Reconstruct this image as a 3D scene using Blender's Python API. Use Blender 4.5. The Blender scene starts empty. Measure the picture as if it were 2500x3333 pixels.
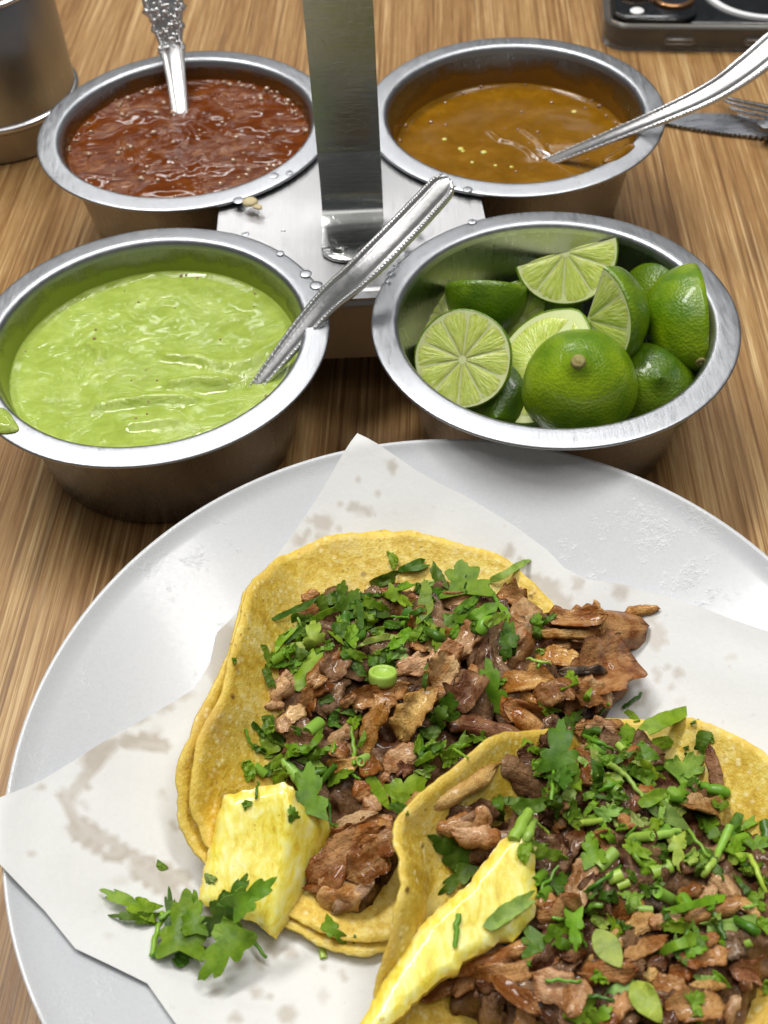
import bpy, bmesh, math, random
from mathutils import Vector, Matrix, noise
from mathutils.bvhtree import BVHTree
from mathutils.geometry import delaunay_2d_cdt
random.seed(7)
V3 = Vector
sc = bpy.context.scene
COL = sc.collection
K = 0.01                                   # the code works in centimetres

# ------------------------------------------------------------------ camera
FPX, PITCH, ROLL, CAMH, DSC = 3774.4, 0.85476, -0.063489, 26.889, 2500 / 1659
cP, sP, cR, sR = math.cos(PITCH), math.sin(PITCH), math.cos(ROLL), math.sin(ROLL)
CR = V3((cR, sP * sR, cP * sR)); CU = V3((-sR, sP * cR, cP * cR)); CF = V3((0, cP, -sP))
CAM = V3((0, 0, CAMH))
cam = bpy.data.cameras.new('camera'); cam_o = bpy.data.objects.new('camera', cam); COL.objects.link(cam_o)
m = Matrix((CR, CU, -CF)).transposed().to_4x4(); m.translation = CAM * K
cam_o.matrix_world = m
cam.sensor_fit = 'VERTICAL'; cam.sensor_height = 36; cam.lens = FPX / 3333.3 * 36
cam.clip_start = 0.01; cam.clip_end = 50
cam.dof.use_dof = True; cam.dof.focus_distance = 0.30; cam.dof.aperture_fstop = 25.0
sc.camera = cam_o

# ------------------------------------------------------------------ light: indoor, ceiling panels and one added bounce lamp
sc.view_settings.view_transform = 'Standard'; sc.view_settings.look = 'None'
sc.view_settings.exposure = -0.06; sc.view_settings.gamma = 1
w = bpy.data.worlds.new('World'); sc.world = w; w.use_nodes = True
w.node_tree.nodes['Background'].inputs[0].default_value = (0.78, 0.80, 0.82, 1)
w.node_tree.nodes['Background'].inputs[1].default_value = 0.14
def panel(loc, sx, sy, power, col=(1, .98, .95), aim=(0, .25, 0)):
    l = bpy.data.lights.new('ceiling_panel_or_bounce', 'AREA'); l.shape = 'RECTANGLE'; l.size = sx; l.size_y = sy
    l.energy = power; l.color = col
    o = bpy.data.objects.new('ceiling_panel_or_bounce', l); COL.objects.link(o); o.location = loc
    o.rotation_euler = (V3(aim) - V3(loc)).to_track_quat('-Z', 'Y').to_euler()
panel((-0.55, 0.95, 1.9), 1.2, .24, 36)
panel((0.70, 0.65, 2.0), 1.2, .24, 19)
panel((-0.05, -0.15, 2.3), 1.8, 1.2, 13, (1, .97, .93), (0, .1, 0))  # broad soft lamp added for bounce off the ceiling, not a fixture

panel((0.35, 2.5, 2.2), 1.2, .16, 9, (1, .99, .97), (0.35, 2.3, 0))
panel((-0.55, 3.2, 2.2), 1.2, .16, 10, (1, .99, .97), (-0.55, 3.0, 0))

# ------------------------------------------------------------------ image points to places
def ray(px, py):
    x = (px * DSC - 1250) / FPX; y = -(py * DSC - 1666.5) / FPX
    return CR * x + CU * y + CF
def at(px, py, z):
    d = ray(px, py); return CAM + d * ((z - CAMH) / d.z)
def aty(px, py, y):
    d = ray(px, py); return CAM + d * (y / d.y)
PC, PR = V3((1.10, 13.1, 0)), 10.04
def plate_z(x, y):
    r = math.hypot(x - PC.x, y - PC.y); t = min(max((r - 4.2) / (PR - 4.2), 0), 1.0)
    z = 1.25 + 2.07 * (t ** 1.55)
    if r > PR: z = 3.32 + (r - PR) * 0.12
    return z
def on_plate(px, py, off=0.0):
    z = 2.0
    for _ in range(14):
        p = at(px, py, z); z = .5 * z + .5 * (plate_z(p.x, p.y) + off)
    return at(px, py, z)
def cmpp(p): return (p - CAM).dot(CF) * DSC / FPX     # centimetres per image unit at p
def N(x, y, z=0.0): return noise.noise(V3((x, y, z)))
def sst(a, b, x):
    t = min(max((x - a) / (b - a), 0), 1); return t * t * (3 - 2 * t)

# ------------------------------------------------------------------ objects
ORG = {}
def link(o): COL.objects.link(o); return o
def tag(o, label=None, cat=None, group=None, kind=None):
    if label: o['label'] = label
    if cat: o['category'] = cat
    if group: o['group'] = group
    if kind: o['kind'] = kind
    return o
def thing(name, label, cat, loc, group=None):
    o = link(bpy.data.objects.new(name, None)); o.location = V3(loc) * K; o.empty_display_size = .01
    ORG[o.name] = V3(loc); return tag(o, label, cat, group)
def mesh(name, geo, mat, parent=None, smooth=True, org=None, attrs=None, auto=None):
    vs, fs = geo
    if parent is not None: og = ORG[parent.name]
    elif org is not None: og = V3(org)
    else:
        xs = [v[0] for v in vs]; ys = [v[1] for v in vs]
        og = V3(((min(xs) + max(xs)) / 2, (min(ys) + max(ys)) / 2, min(v[2] for v in vs)))
    me = bpy.data.meshes.new(name)
    me.from_pydata([((v[0] - og.x) * K, (v[1] - og.y) * K, (v[2] - og.z) * K) for v in vs], [], fs)
    for mm in (mat if isinstance(mat, (list, tuple)) else [mat]): me.materials.append(mm)
    if smooth: me.shade_smooth()
    if auto is not None: me.set_sharp_from_angle(angle=math.radians(auto))
    if attrs:
        for an, vals in attrs.items():
            a = me.attributes.new(an, 'FLOAT', 'POINT'); a.data.foreach_set('value', vals)
    me.update()
    o = link(bpy.data.objects.new(name, me))
    if parent is None: o.location = og * K
    else: o.parent = parent
    ORG[o.name] = og
    return o
def fixn(geo):                                # consistent outward normals
    bm = bmesh.new()
    vv = [bm.verts.new(v) for v in geo[0]]
    for f in geo[1]:
        try: bm.faces.new([vv[i] for i in f])
        except ValueError: pass
    bmesh.ops.recalc_face_normals(bm, faces=bm.faces)
    bm.verts.index_update()
    r = ([v.co.copy() for v in bm.verts], [[v.index for v in f.verts] for f in bm.faces]); bm.free(); return r
def join(*geos):
    vs, fs = [], []
    for g in geos:
        b = len(vs); vs += list(g[0]); fs += [[i + b for i in f] for f in g[1]]
    return vs, fs
def xform(geo, mtx): return [mtx @ V3(v) for v in geo[0]], geo[1]
def lathe(prof, n=64, c=(0, 0, 0), capb=False, capt=False):
    vs, fs = [], []; k = len(prof)
    for i in range(n):
        a = 2 * math.pi * i / n
        for r, z in prof: vs.append(V3((c[0] + r * math.cos(a), c[1] + r * math.sin(a), c[2] + z)))
    for i in range(n):
        j = (i + 1) % n
        for q in range(k - 1): fs.append([i * k + q, j * k + q, j * k + q + 1, i * k + q + 1])
    if capb: fs.append([i * k for i in range(n)][::-1])
    if capt: fs.append([i * k + k - 1 for i in range(n)])
    return vs, fs
def sweep(pts, sect, ups=None, scales=None, cap=True):
    """sect: list of (a,b) in the side/up plane of the path"""
    vs, fs = [], []; n = len(pts); k = len(sect); pts = [V3(p) for p in pts]
    for i, p in enumerate(pts):
        t = (pts[min(i + 1, n - 1)] - pts[max(i - 1, 0)]).normalized()
        up = V3(ups[i]) if isinstance(ups, list) else V3(ups if ups is not None else (0, 0, 1))
        side = t.cross(up)
        side = side.normalized() if side.length > 1e-5 else V3((1, 0, 0))
        u = side.cross(t)
        s = scales[i] if scales else (1, 1)
        if not isinstance(s, (tuple, list)): s = (s, s)
        for a, b in sect: vs.append(p + side * (a * s[0]) + u * (b * s[1]))
    for i in range(n - 1):
        for q in range(k):
            r = (q + 1) % k
            fs.append([i * k + q, i * k + r, (i + 1) * k + r, (i + 1) * k + q])
    if cap: fs.append(list(range(k))[::-1]); fs.append([(n - 1) * k + q for q in range(k)])
    return vs, fs
def circ(n, r=1.0): return [(r * math.cos(2 * math.pi * i / n), r * math.sin(2 * math.pi * i / n)) for i in range(n)]
def rrect(hw, hh, r, n=4):
    o = []
    for cx, cy, a0 in ((hw - r, hh - r, 0), (-hw + r, hh - r, 90), (-hw + r, -hh + r, 180), (hw - r, -hh + r, 270)):
        for i in range(n + 1):
            a = math.radians(a0 + 90 * i / n); o.append((cx + r * math.cos(a), cy + r * math.sin(a)))
    return o
def ball(c, r, nu=8, nv=5, sq=1.0):
    vs, fs = [], []
    for j in range(nv + 1):
        b = -math.pi / 2 + math.pi * j / nv
        for i in range(nu):
            a = 2 * math.pi * i / nu
            vs.append(V3((c[0] + r * math.cos(b) * math.cos(a), c[1] + r * math.cos(b) * math.sin(a), c[2] + r * sq * math.sin(b))))
    for j in range(nv):
        for i in range(nu):
            k = (i + 1) % nu; fs.append([j * nu + i, j * nu + k, (j + 1) * nu + k, (j + 1) * nu + i])
    return vs, fs
def bez(pts, n):                              # Catmull-Rom through the points
    P = [V3(p) for p in pts]; P = [P[0] * 2 - P[1]] + P + [P[-1] * 2 - P[-2]]; out = []
    m_ = len(P) - 3
    for i in range(n + 1):
        u = i / n * m_; k = min(int(u), m_ - 1); t = u - k
        a, b, c, d = P[k:k + 4]
        out.append(.5 * ((2 * b) + (c - a) * t + (2 * a - 5 * b + 4 * c - d) * t * t + (3 * b - a - 3 * c + d) * t ** 3))
    return out
def prism(outline, z0, z1, bev=.05):          # closed outline (x,y) to a bevelled slab
    n = len(outline); cx = sum(p[0] for p in outline) / n; cy = sum(p[1] for p in outline) / n
    def ring(z, ins):
        o = []
        for x, y in outline:
            d = math.hypot(x - cx, y - cy) or 1; o.append(V3((x - (x - cx) / d * ins, y - (y - cy) / d * ins, z)))
        return o
    rings = [ring(z0, bev), ring(z0 + bev, 0), ring(z1 - bev, 0), ring(z1 - bev * .3, bev * .3), ring(z1, bev)]
    vs = [v for r in rings for v in r]; fs = []
    for q in range(len(rings) - 1):
        for i in range(n):
            j = (i + 1) % n; fs.append([q * n + i, q * n + j, (q + 1) * n + j, (q + 1) * n + i])
    fs.append(list(range(n))[::-1]); fs.append([(len(rings) - 1) * n + i for i in range(n)])
    return vs, fs
def inpoly(x, y, P):
    c = False; j = len(P) - 1
    for i in range(len(P)):
        xi, yi = P[i][0], P[i][1]; xj, yj = P[j][0], P[j][1]
        if (yi > y) != (yj > y) and x < (xj - xi) * (y - yi) / (yj - yi) + xi: c = not c
        j = i
    return c
def segd(x, y, ax, ay, bx, by):
    dx, dy = bx - ax, by - ay; l = dx * dx + dy * dy
    t = 0 if l == 0 else min(max(((x - ax) * dx + (y - ay) * dy) / l, 0), 1)
    return math.hypot(x - ax - t * dx, y - ay - t * dy)
def polyd(x, y, P, closed=True):
    n = len(P); return min(segd(x, y, P[i][0], P[i][1], P[(i + 1) % n][0], P[(i + 1) % n][1]) for i in range(n if closed else n - 1))
def fill2d(P, step, jit=.3):
    """triangulate outline P (x,y), with inner points every step"""
    xs = [p[0] for p in P]; ys = [p[1] for p in P]
    pts = [V3((p[0], p[1])).to_2d() if len(p) > 2 else Vector((p[0], p[1])) for p in P]; nb = len(pts)
    y = min(ys) + step / 2; r = 0
    while y < max(ys):
        x = min(xs) + (step / 2 if r % 2 else step)
        while x < max(xs):
            px = x + random.uniform(-jit, jit) * step; py = y + random.uniform(-jit, jit) * step
            if inpoly(px, py, P) and polyd(px, py, P) > step * .45: pts.append(Vector((px, py)))
            x += step
        y += step * .87; r += 1
    v, e, f, ov, _, _ = delaunay_2d_cdt(pts, [(i, (i + 1) % nb) for i in range(nb)], [list(range(nb))], 1, 1e-6)
    return v, f
def densify(P, step):
    o = []
    for i in range(len(P)):
        a, b = V3(P[i]), V3(P[(i + 1) % len(P)]); n = max(1, int((b - a).length / step))
        for k in range(n): o.append(a.lerp(b, k / n))
    return o
def closed_cr(P, n):                          # closed Catmull-Rom of tuples
    P = [Vector(p) for p in P]; m_ = len(P); out = []
    for i in range(n):
        u = i / n * m_; k = int(u); t = u - k
        a, b, c, d = P[(k - 1) % m_], P[k % m_], P[(k + 1) % m_], P[(k + 2) % m_]
        out.append(.5 * ((2 * b) + (c - a) * t + (2 * a - 5 * b + 4 * c - d) * t * t + (3 * b - a - 3 * c + d) * t ** 3))
    return out
def shell(top, faces, nrm, th):
    """close an open sheet: top points, faces, per point normal, thickness (number or list)"""
    n = len(top); T = th if isinstance(th, list) else [th] * n
    vs = list(top) + [V3(top[i]) - V3(nrm[i]) * T[i] for i in range(n)]
    cnt = {}
    for f in faces:
        for i in range(len(f)):
            a, b = f[i], f[(i + 1) % len(f)]; cnt[(a, b)] = cnt.get((a, b), 0) + 1
    fs = [list(f) for f in faces] + [[i + n for i in f][::-1] for f in faces]
    for (a, b) in cnt:
        if (b, a) not in cnt: fs.append([b, a, a + n, b + n])
    return vs, fs
def vnormals(vs, fs):
    nn = [V3((0, 0, 0)) for _ in vs]
    for f in fs:
        a, b, c = V3(vs[f[0]]), V3(vs[f[1]]), V3(vs[f[2]]); k = (b - a).cross(c - a)
        for i in f: nn[i] += k
    return [k.normalized() if k.length > 1e-12 else V3((0, 0, 1)) for k in nn]

# ------------------------------------------------------------------ materials
class Mat:
    def __init__(s, name, **kw):
        s.m = bpy.data.materials.new(name); s.m.use_nodes = True; s.t = s.m.node_tree
        s.b = s.t.nodes['Principled BSDF']; s.set(**kw)
    def set(s, **kw):
        al = dict(col='Base Color', rough='Roughness', metal='Metallic', spec='Specular IOR Level', sss='Subsurface Weight',
                  sssr='Subsurface Radius', ssss='Subsurface Scale', coat='Coat Weight', coatr='Coat Roughness', trans='Transmission Weight',
                  ior='IOR', normal='Normal', alpha='Alpha', aniso='Anisotropic', sheen='Sheen Weight')
        for k, v in kw.items():
            i = s.b.inputs[al[k]]
            if hasattr(v, 'is_output'): s.t.links.new(v, i)
            elif isinstance(v, tuple) and len(v) == 3 and i.type == 'RGBA': i.default_value = (*v, 1)
            else: i.default_value = v
    def n(s, typ, out=0, props=None, **ins):
        nd = s.t.nodes.new(typ)
        for k, v in (props or {}).items(): setattr(nd, k, v)
        for k, v in ins.items():
            i = nd.inputs[int(k[1:])] if k[0] == '_' else nd.inputs[k]
            if hasattr(v, 'is_output'): s.t.links.new(v, i)
            elif isinstance(v, tuple) and len(v) == 3 and i.type == 'RGBA': i.default_value = (*v, 1)
            else: i.default_value = v
        return nd.outputs[out]
    def obj(s): return s.n('ShaderNodeTexCoord', 3)
    def scale(s, v, sc_, rot=(0, 0, 0)): return s.n('ShaderNodeMapping', 0, Vector=v, Scale=sc_, Rotation=rot)
    def noise(s, v, scale, detail=3.0, rough=.55, dist=0.0): return s.n('ShaderNodeTexNoise', 0, Vector=v, Scale=scale, Detail=detail, Roughness=rough, Distortion=dist)
    def ramp(s, f, *stops, interp='LINEAR'):
        nd = s.t.nodes.new('ShaderNodeValToRGB'); s.t.links.new(f, nd.inputs[0]); e = nd.color_ramp.elements; nd.color_ramp.interpolation = interp
        while len(e) < len(stops): e.new(.5)
        for k, (p, c) in zip(e, stops):
            k.position = p; k.color = (*c, 1) if isinstance(c, tuple) else (c, c, c, 1)
        return nd.outputs[0]
    def mix(s, f, a, b, mode='MIX'):
        nd = s.t.nodes.new('ShaderNodeMix'); nd.data_type = 'RGBA'; nd.blend_type = mode
        for i, v in ((0, f), (6, a), (7, b)):
            if hasattr(v, 'is_output'): s.t.links.new(v, nd.inputs[i])
            elif isinstance(v, tuple): nd.inputs[i].default_value = (*v, 1)
            else: nd.inputs[i].default_value = v
        return nd.outputs[2]
    def math(s, op, a, b=0.0, c=0.0, clamp=False):
        nd = s.t.nodes.new('ShaderNodeMath'); nd.operation = op; nd.use_clamp = clamp
        for i, v in enumerate((a, b, c)):
            if hasattr(v, 'is_output'): s.t.links.new(v, nd.inputs[i])
            else: nd.inputs[i].default_value = v
        return nd.outputs[0]
    def attr(s, name): return s.n('ShaderNodeAttribute', 2, props={'attribute_name': name})
    def bump(s, h, dist, strength=1.0): return s.n('ShaderNodeBump', 0, Height=h, Distance=dist, Strength=strength)
    def ocol(s): return s.n('ShaderNodeObjectInfo', 1)
    def ornd(s): return s.n('ShaderNodeObjectInfo', 5)

# wood laminate table: streaks along the grain
M = {}
t = Mat('wood_laminate', rough=.34, spec=.28)
v = t.scale(t.obj(), (1, 1, 1), (0, 0, math.radians(4.5)))
v1 = t.scale(v, (1, .014, 1)); v2 = t.scale(v, (1, .012, 1)); v3 = t.scale(v, (1, .05, 1))
a = t.noise(v1, 640, 6, .74, .05); b = t.noise(v2, 1250, 5, .7); c = t.noise(v3, 2200, 3, .6); big = t.noise(v2, 62, 2, .5)
f = t.math('ADD', t.math('MULTIPLY', a, .60), t.math('MULTIPLY', b, .42)); f = t.math('ADD', f, t.math('MULTIPLY', c, .14))
f = t.math('ADD', f, t.math('MULTIPLY', t.math('SUBTRACT', big, .5), .16))
wc = t.ramp(f, (.39, (.085, .037, .010)), (.48, (.185, .090, .028)), (.56, (.28, .150, .053)), (.64, (.375, .225, .090)), (.73, (.55, .39, .19)))
dark = t.ramp(t.noise(v2, 560, 2, .5), (.61, 0.0), (.65, 1.0))
wc = t.mix(t.math('MULTIPLY', dark, .45), wc, (.085, .035, .012))
pl = t.ramp(t.noise(v2, 620, 1, .5, 0), (.66, 0.0), (.70, 1.0))
wc = t.mix(t.math('MULTIPLY', pl, .45), wc, (.66, .48, .25))
t.set(col=wc, rough=t.ramp(b, (.3, .30), (.7, .44)), normal=t.bump(t.math('ADD', b, c), .0004, .18))
M['wood'] = t.m

def steel(name, col=(.60, .61, .62), r0=.24, r1=.42, scratch=.25, st=(1, 1, .06), sc_=900, stain=False):
    t = Mat(name, metal=1.0)
    v = t.obj(); br = t.noise(t.scale(v, st), sc_, 4, .65); bl = t.noise(v, 90, 4, .6); sp = t.noise(v, 420, 3, .6)
    cc = t.mix(t.math('MULTIPLY', bl, .5), col, tuple(k * .78 for k in col))
    cc = t.mix(t.ramp(t.noise(v, 55, 5, .7), (.58, 0.0), (.75, .22)), cc, (.50, .45, .36))
    w_ = t.n('ShaderNodeTexVoronoi', 0, props={'feature': 'DISTANCE_TO_EDGE'}, Vector=t.scale(t.n('ShaderNodeVectorMath', 0, props={'operation': 'ADD'}, _0=v, _1=t.scale(t.n('ShaderNodeTexNoise', 1, Vector=v, Scale=70.0), (.02, .02, .02))), (1, .35, 1), (0, 0, .6)), Scale=160.0)
    sc2 = t.ramp(w_, (.0, 1.0), (.02, 0.0))
    rr = t.math('ADD', t.ramp(br, (.3, r0), (.7, r1)), t.math('MULTIPLY', sp, .08))
    h = t.math('ADD', t.math('MULTIPLY', br, .6), t.math('MULTIPLY', sc2, -scratch))
    t.set(col=cc, rough=rr, normal=t.bump(h, .0004, .22), aniso=.3)
    return t.m
M['inner'] = steel('cup_wall_steel', (.33, .335, .345), .20, .32, .12, (1, 1, .08), 700)
M['rim'] = steel('cup_steel', (.45, .465, .49), .28, .46, .10, (1, .12, 1), 900)
M['strap'] = steel('strap_steel', (.42, .43, .42), .13, .24, .16, (.05, 1, 1), 900)
M['cover'] = steel('cover_steel', (.52, .52, .53), .26, .50, .06, (1, .05, 1), 1100)
M['polish'] = steel('polished_steel', (.80, .80, .80), .14, .22, .03, (1, 1, 1), 900)
M['spoon'] = steel('spoon_steel', (.88, .88, .88), .26, .36, .03, (1, 1, 1), 900)
M['shaker'] = steel('shaker_steel', (.40, .43, .48), .22, .34, .3, (1, 1, .04), 700)
M['shaker_cap'] = steel('shaker_cap_steel', (.42, .40, .38), .25, .4, .3)
M['fork'] = steel('fork_steel', (.20, .205, .215), .2, .3, .05)
M['knife'] = steel('knife_steel', (.46, .48, .52), .2, .32, .3, (.1, 1, 1), 900)

t = Mat('melamine', col=(.68, .70, .73), rough=.22, spec=.5, coat=.2, coatr=.1, sss=.25, sssr=(.6, .6, .7), ssss=.006)
v = t.obj(); n1 = t.noise(v, 55, 6, .7); n2 = t.noise(v, 700, 4, .7)
wet = t.math('MULTIPLY', t.ramp(n1, (.56, 0.0), (.63, 1.0)), t.ramp(n2, (.45, 0.0), (.62, 1.0)))
t.set(col=t.mix(t.math('MULTIPLY', t.noise(v, 14, 3), .5), (.53, .55, .575), (.585, .59, .59)),
      rough=t.math('ADD', .2, t.math('MULTIPLY', n2, .16)), normal=t.bump(t.math('ADD', t.math('MULTIPLY', wet, .6), t.math('MULTIPLY', n1, .2)), .0006, .22))
M['plate'] = t.m

t = Mat('waxed_paper', rough=.55, spec=.35)
v = t.obj(); st = t.attr('stain'); fib = t.noise(v, 900, 4, .7); cr = t.noise(v, 120, 4, .6)
base = t.mix(fib, (.64, .645, .632), (.71, .715, .70))
fl = t.ramp(t.noise(v, 420, 2, .5), (.70, 0.0), (.74, 1.0))
base = t.mix(t.math('MULTIPLY', fl, .22), base, (.45, .40, .34))
t.set(col=t.mix(st, base, (.39, .335, .265)), rough=t.math('SUBTRACT', .58, t.math('MULTIPLY', st, .28)),
      normal=t.bump(t.math('ADD', cr, t.math('MULTIPLY', fib, .15)), .0006, .3))
M['paper'] = t.m

t = Mat('corn_tortilla', rough=.42, spec=.4, sss=.1, sssr=(1, .6, .2), ssss=.004)
v = t.obj(); a = t.noise(v, 75, 6, .72); b = t.noise(v, 480, 5, .7); c = t.noise(v, 1500, 3, .6)
ed = t.attr('edge')
tc = t.ramp(t.math('ADD', t.math('MULTIPLY', a, .65), t.math('MULTIPLY', b, .35)), (.36, (.47, .27, .020)), (.46, (.64, .425, .045)), (.53, (.77, .58, .12)), (.64, (.87, .74, .30)))
tc = t.mix(t.math('MULTIPLY', ed, .55), tc, (.80, .60, .12))
gr = t.ramp(t.noise(v, 38, 4, .6), (.50, 0.0), (.66, 1.0)); tc = t.mix(t.math('MULTIPLY', gr, .7), tc, (.50, .27, .03))
sp = t.n('ShaderNodeTexVoronoi', 0, Vector=v, Scale=125.0)
spm = t.math('MULTIPLY', t.ramp(sp, (.06, 1.0), (.14, 0.0)), t.ramp(t.noise(v, 90, 2), (.50, 0.0), (.56, 1.0)))
tc = t.mix(t.math('MULTIPLY', spm, .9), tc, (.13, .05, .012))
pd = t.n('ShaderNodeTexVoronoi', 0, Vector=v, Scale=520.0)
tc = t.mix(t.math('MULTIPLY', t.ramp(pd, (.15, .8), (.42, 0.0)), t.ramp(t.noise(v, 110, 3), (.42, 0.0), (.62, 1.0))), tc, (.90, .76, .36))
sp2 = t.n('ShaderNodeTexVoronoi', 0, Vector=v, Scale=420.0)
tc = t.mix(t.math('MULTIPLY', t.ramp(sp2, (.12, .6), (.22, 0.0)), t.ramp(t.noise(v, 140, 2), (.5, 0.0), (.62, 1.0))), tc, (.30, .14, .02))
t.set(col=tc, rough=t.ramp(t.noise(v, 60, 3), (.4, .30), (.65, .55)), normal=t.bump(t.math('ADD', t.math('MULTIPLY', b, .9), t.math('MULTIPLY', c, .35)), .0013, .42))
M['tortilla'] = t.m

t = Mat('roast_pork', spec=.16)
v = t.obj(); oc = t.ocol(); r = t.ornd()
vo = t.n('ShaderNodeVectorMath', 0, props={'operation': 'ADD'}, _0=v, _1=t.n('ShaderNodeCombineXYZ', 0, X=r, Y=t.math('MULTIPLY', r, 3.7)))
a = t.noise(vo, 130, 4, .6, .4); b = t.noise(vo, 700, 4, .7); fuv = t.n('ShaderNodeCombineXYZ', 0, X=t.attr('fu'), Y=t.attr('fv'), Z=t.math('MULTIPLY', r, 40.0)); fibre = t.noise(t.scale(fuv, (1.1, 9, 1)), 1.0, 4, .65, .3); fat = t.noise(t.scale(fuv, (.7, 2.6, 1)), 1.0, 2, .5)
sk = t.noise(vo, 1500, 2, .6); ed = t.attr('edge')
dk = t.mix(1.0, oc, (.48, .30, .14), 'MULTIPLY'); lt = t.mix(.28, oc, (.68, .44, .25))
pc = t.mix(t.ramp(a, (.40, 0.0), (.60, 1.0)), dk, lt)
pc = t.mix(t.math('MULTIPLY', t.ramp(fibre, (.46, 0.0), (.70, 1.0)), .32), pc, t.mix(.35, oc, (.62, .38, .22)))
pc = t.mix(t.math('MULTIPLY', t.ramp(fat, (.58, 0.0), (.68, 1.0)), .6), pc, t.mix(.45, oc, (.62, .42, .25)))
pc = t.mix(t.math('MULTIPLY', ed, .8), pc, t.mix(1.0, oc, (.50, .27, .08), 'MULTIPLY'))
pc = t.mix(t.math('MULTIPLY', t.ramp(sk, (.5, 0.0), (.72, 1.0)), .5), pc, t.mix(1.0, pc, (.45, .30, .18), 'MULTIPLY'))
ch = t.ramp(t.noise(vo, 95, 4, .65), (.64, 0.0), (.76, 1.0)); pc = t.mix(t.math('MULTIPLY', ch, .7), pc, (.045, .014, .006))
t.set(col=pc, rough=t.ramp(b, (.35, .24), (.65, .52)), normal=t.bump(t.math('ADD', t.math('MULTIPLY', b, 1.0), t.math('MULTIPLY', fibre, .7)), .0014, .75), coat=.34, coatr=.10)
M['pork'] = t.m

t = Mat('cilantro_green', spec=.3, rough=.4)
v = t.obj(); oc = t.ocol(); r = t.ornd(); vn = t.attr('vein')
a = t.noise(v, 260, 4, .6); b = t.noise(v, 1400, 3, .6)
lc = t.mix(t.ramp(a, (.35, 0.0), (.65, 1.0)), t.mix(1.0, oc, (.62, .70, .55), 'MULTIPLY'), t.mix(1.0, oc, (1.25, 1.15, 1.1), 'MULTIPLY'))
lc = t.mix(t.math('MULTIPLY', vn, .5), lc, t.mix(.35, oc, (.45, .55, .16)))
t.set(col=lc, rough=t.ramp(a, (.3, .30), (.7, .52)), normal=t.bump(t.math('ADD', t.math('MULTIPLY', vn, -1.0), t.math('MULTIPLY', b, .4)), .0005, .5))
tr = t.n('ShaderNodeBsdfTranslucent', 0, Color=t.mix(1.0, lc, (1.6, 1.5, .4), 'MULTIPLY'))
mx = t.n('ShaderNodeMixShader', 0, Fac=.28, _1=t.b.outputs[0], _2=tr)
t.t.links.new(mx, t.t.nodes['Material Output'].inputs[0])
M['leaf'] = t.m
t = Mat('stem_green', spec=.45, rough=.33, sss=.2, sssr=(.5, 1, .2), ssss=.002)
v = t.obj(); oc = t.ocol(); a = t.noise(t.scale(v, (.3, .3, .3)), 900, 3)
t.set(col=t.mix(a, oc, t.mix(1.0, oc, (.72, .76, .6), 'MULTIPLY')), normal=t.bump(a, .0004, .3)); M['stem'] = t.m

t = Mat('pineapple_flesh', rough=.24, spec=.5, coat=.3, coatr=.1, sss=.45, sssr=(1, .75, .15), ssss=.006)
v = t.obj(); fi = t.noise(t.scale(v, (1, .3, 1), (0, 0, -.7)), 420, 5, .65, .5); a = t.noise(v, 110, 4, .6)
pc = t.ramp(t.math('ADD', t.math('MULTIPLY', fi, .68), t.math('MULTIPLY', a, .32)), (.34, (.64, .45, .03)), (.45, (.83, .71, .09)), (.54, (.88, .82, .24)), (.64, (.90, .87, .46)))
br = t.ramp(t.noise(v, 210, 3, .6), (.685, 0.0), (.72, 1.0)); pc = t.mix(t.math('MULTIPLY', br, .5), pc, (.42, .20, .02))
ed = t.attr('edge'); pc = t.mix(t.math('MULTIPLY', ed, .6), pc, (.68, .42, .03))
t.set(col=pc, normal=t.bump(t.math('ADD', t.math('MULTIPLY', fi, 1.4), t.math('MULTIPLY', t.noise(v, 900, 3), .6)), .0008, .15)); M['pine'] = t.m

def salsa(name, c0, c1, c2, sc_, rough=.16, bumpd=.0010, bs=.35, sss=.1, sw=(1, 1, 1), sheen_patch=None):
    t = Mat(name, rough=rough, spec=.32, sss=sss, sssr=(1, .6, .2), ssss=.003)
    v = t.obj(); a = t.noise(t.scale(v, sw), sc_, 6, .7, .6); b = t.noise(v, 620, 4, .7); g = t.noise(v, 45, 3, .5)
    f = t.math('ADD', t.math('MULTIPLY', a, .7), t.math('MULTIPLY', g, .3))
    cc = t.ramp(f, (.36, c0), (.52, c1), (.68, c2))
    fl = t.ramp(t.noise(v, 900, 2, .5), (.70, 0.0), (.76, 1.0)); cc = t.mix(t.math('MULTIPLY', fl, .3), cc, c2)
    hh = t.math('ADD', a, t.math('MULTIPLY', b, .35))
    if sheen_patch is not None:
        pm = t.ramp(t.noise(t.scale(v, (.8, 1, 1)), 75, 3, .6, .8), (.46, 0.0), (.58, 1.0)); hh = t.math('MULTIPLY', hh, pm)
        cc = t.mix(t.math('MULTIPLY', t.math('MULTIPLY', pm, t.ramp(a, (.5, 0.0), (.62, 1.0))), .55), cc, sheen_patch)  # streaky reflected sheen mixed into the sauce colour
    t.set(col=cc, rough=t.ramp(a, (.35, rough * .7), (.7, rough * 1.8)), normal=t.bump(hh, bumpd, bs))
    return t.m
M['red'] = salsa('red_salsa', (.085, .016, .0005), (.130, .028, .0008), (.19, .058, .005), 260, .07, .0016, .5, .0, (.6, 1, 1), (.30, .135, .055))
M['orange'] = salsa('orange_salsa', (.15, .066, .002), (.195, .088, .003), (.26, .125, .008), 120, .10, .0006, .2, .12)
M['green'] = salsa('green_salsa', (.275, .360, .055), (.34, .440, .078), (.45, .55, .14), 300, .10, .0012, .28, .2, (.7, 1, 1), (.39, .49, .10))
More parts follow.
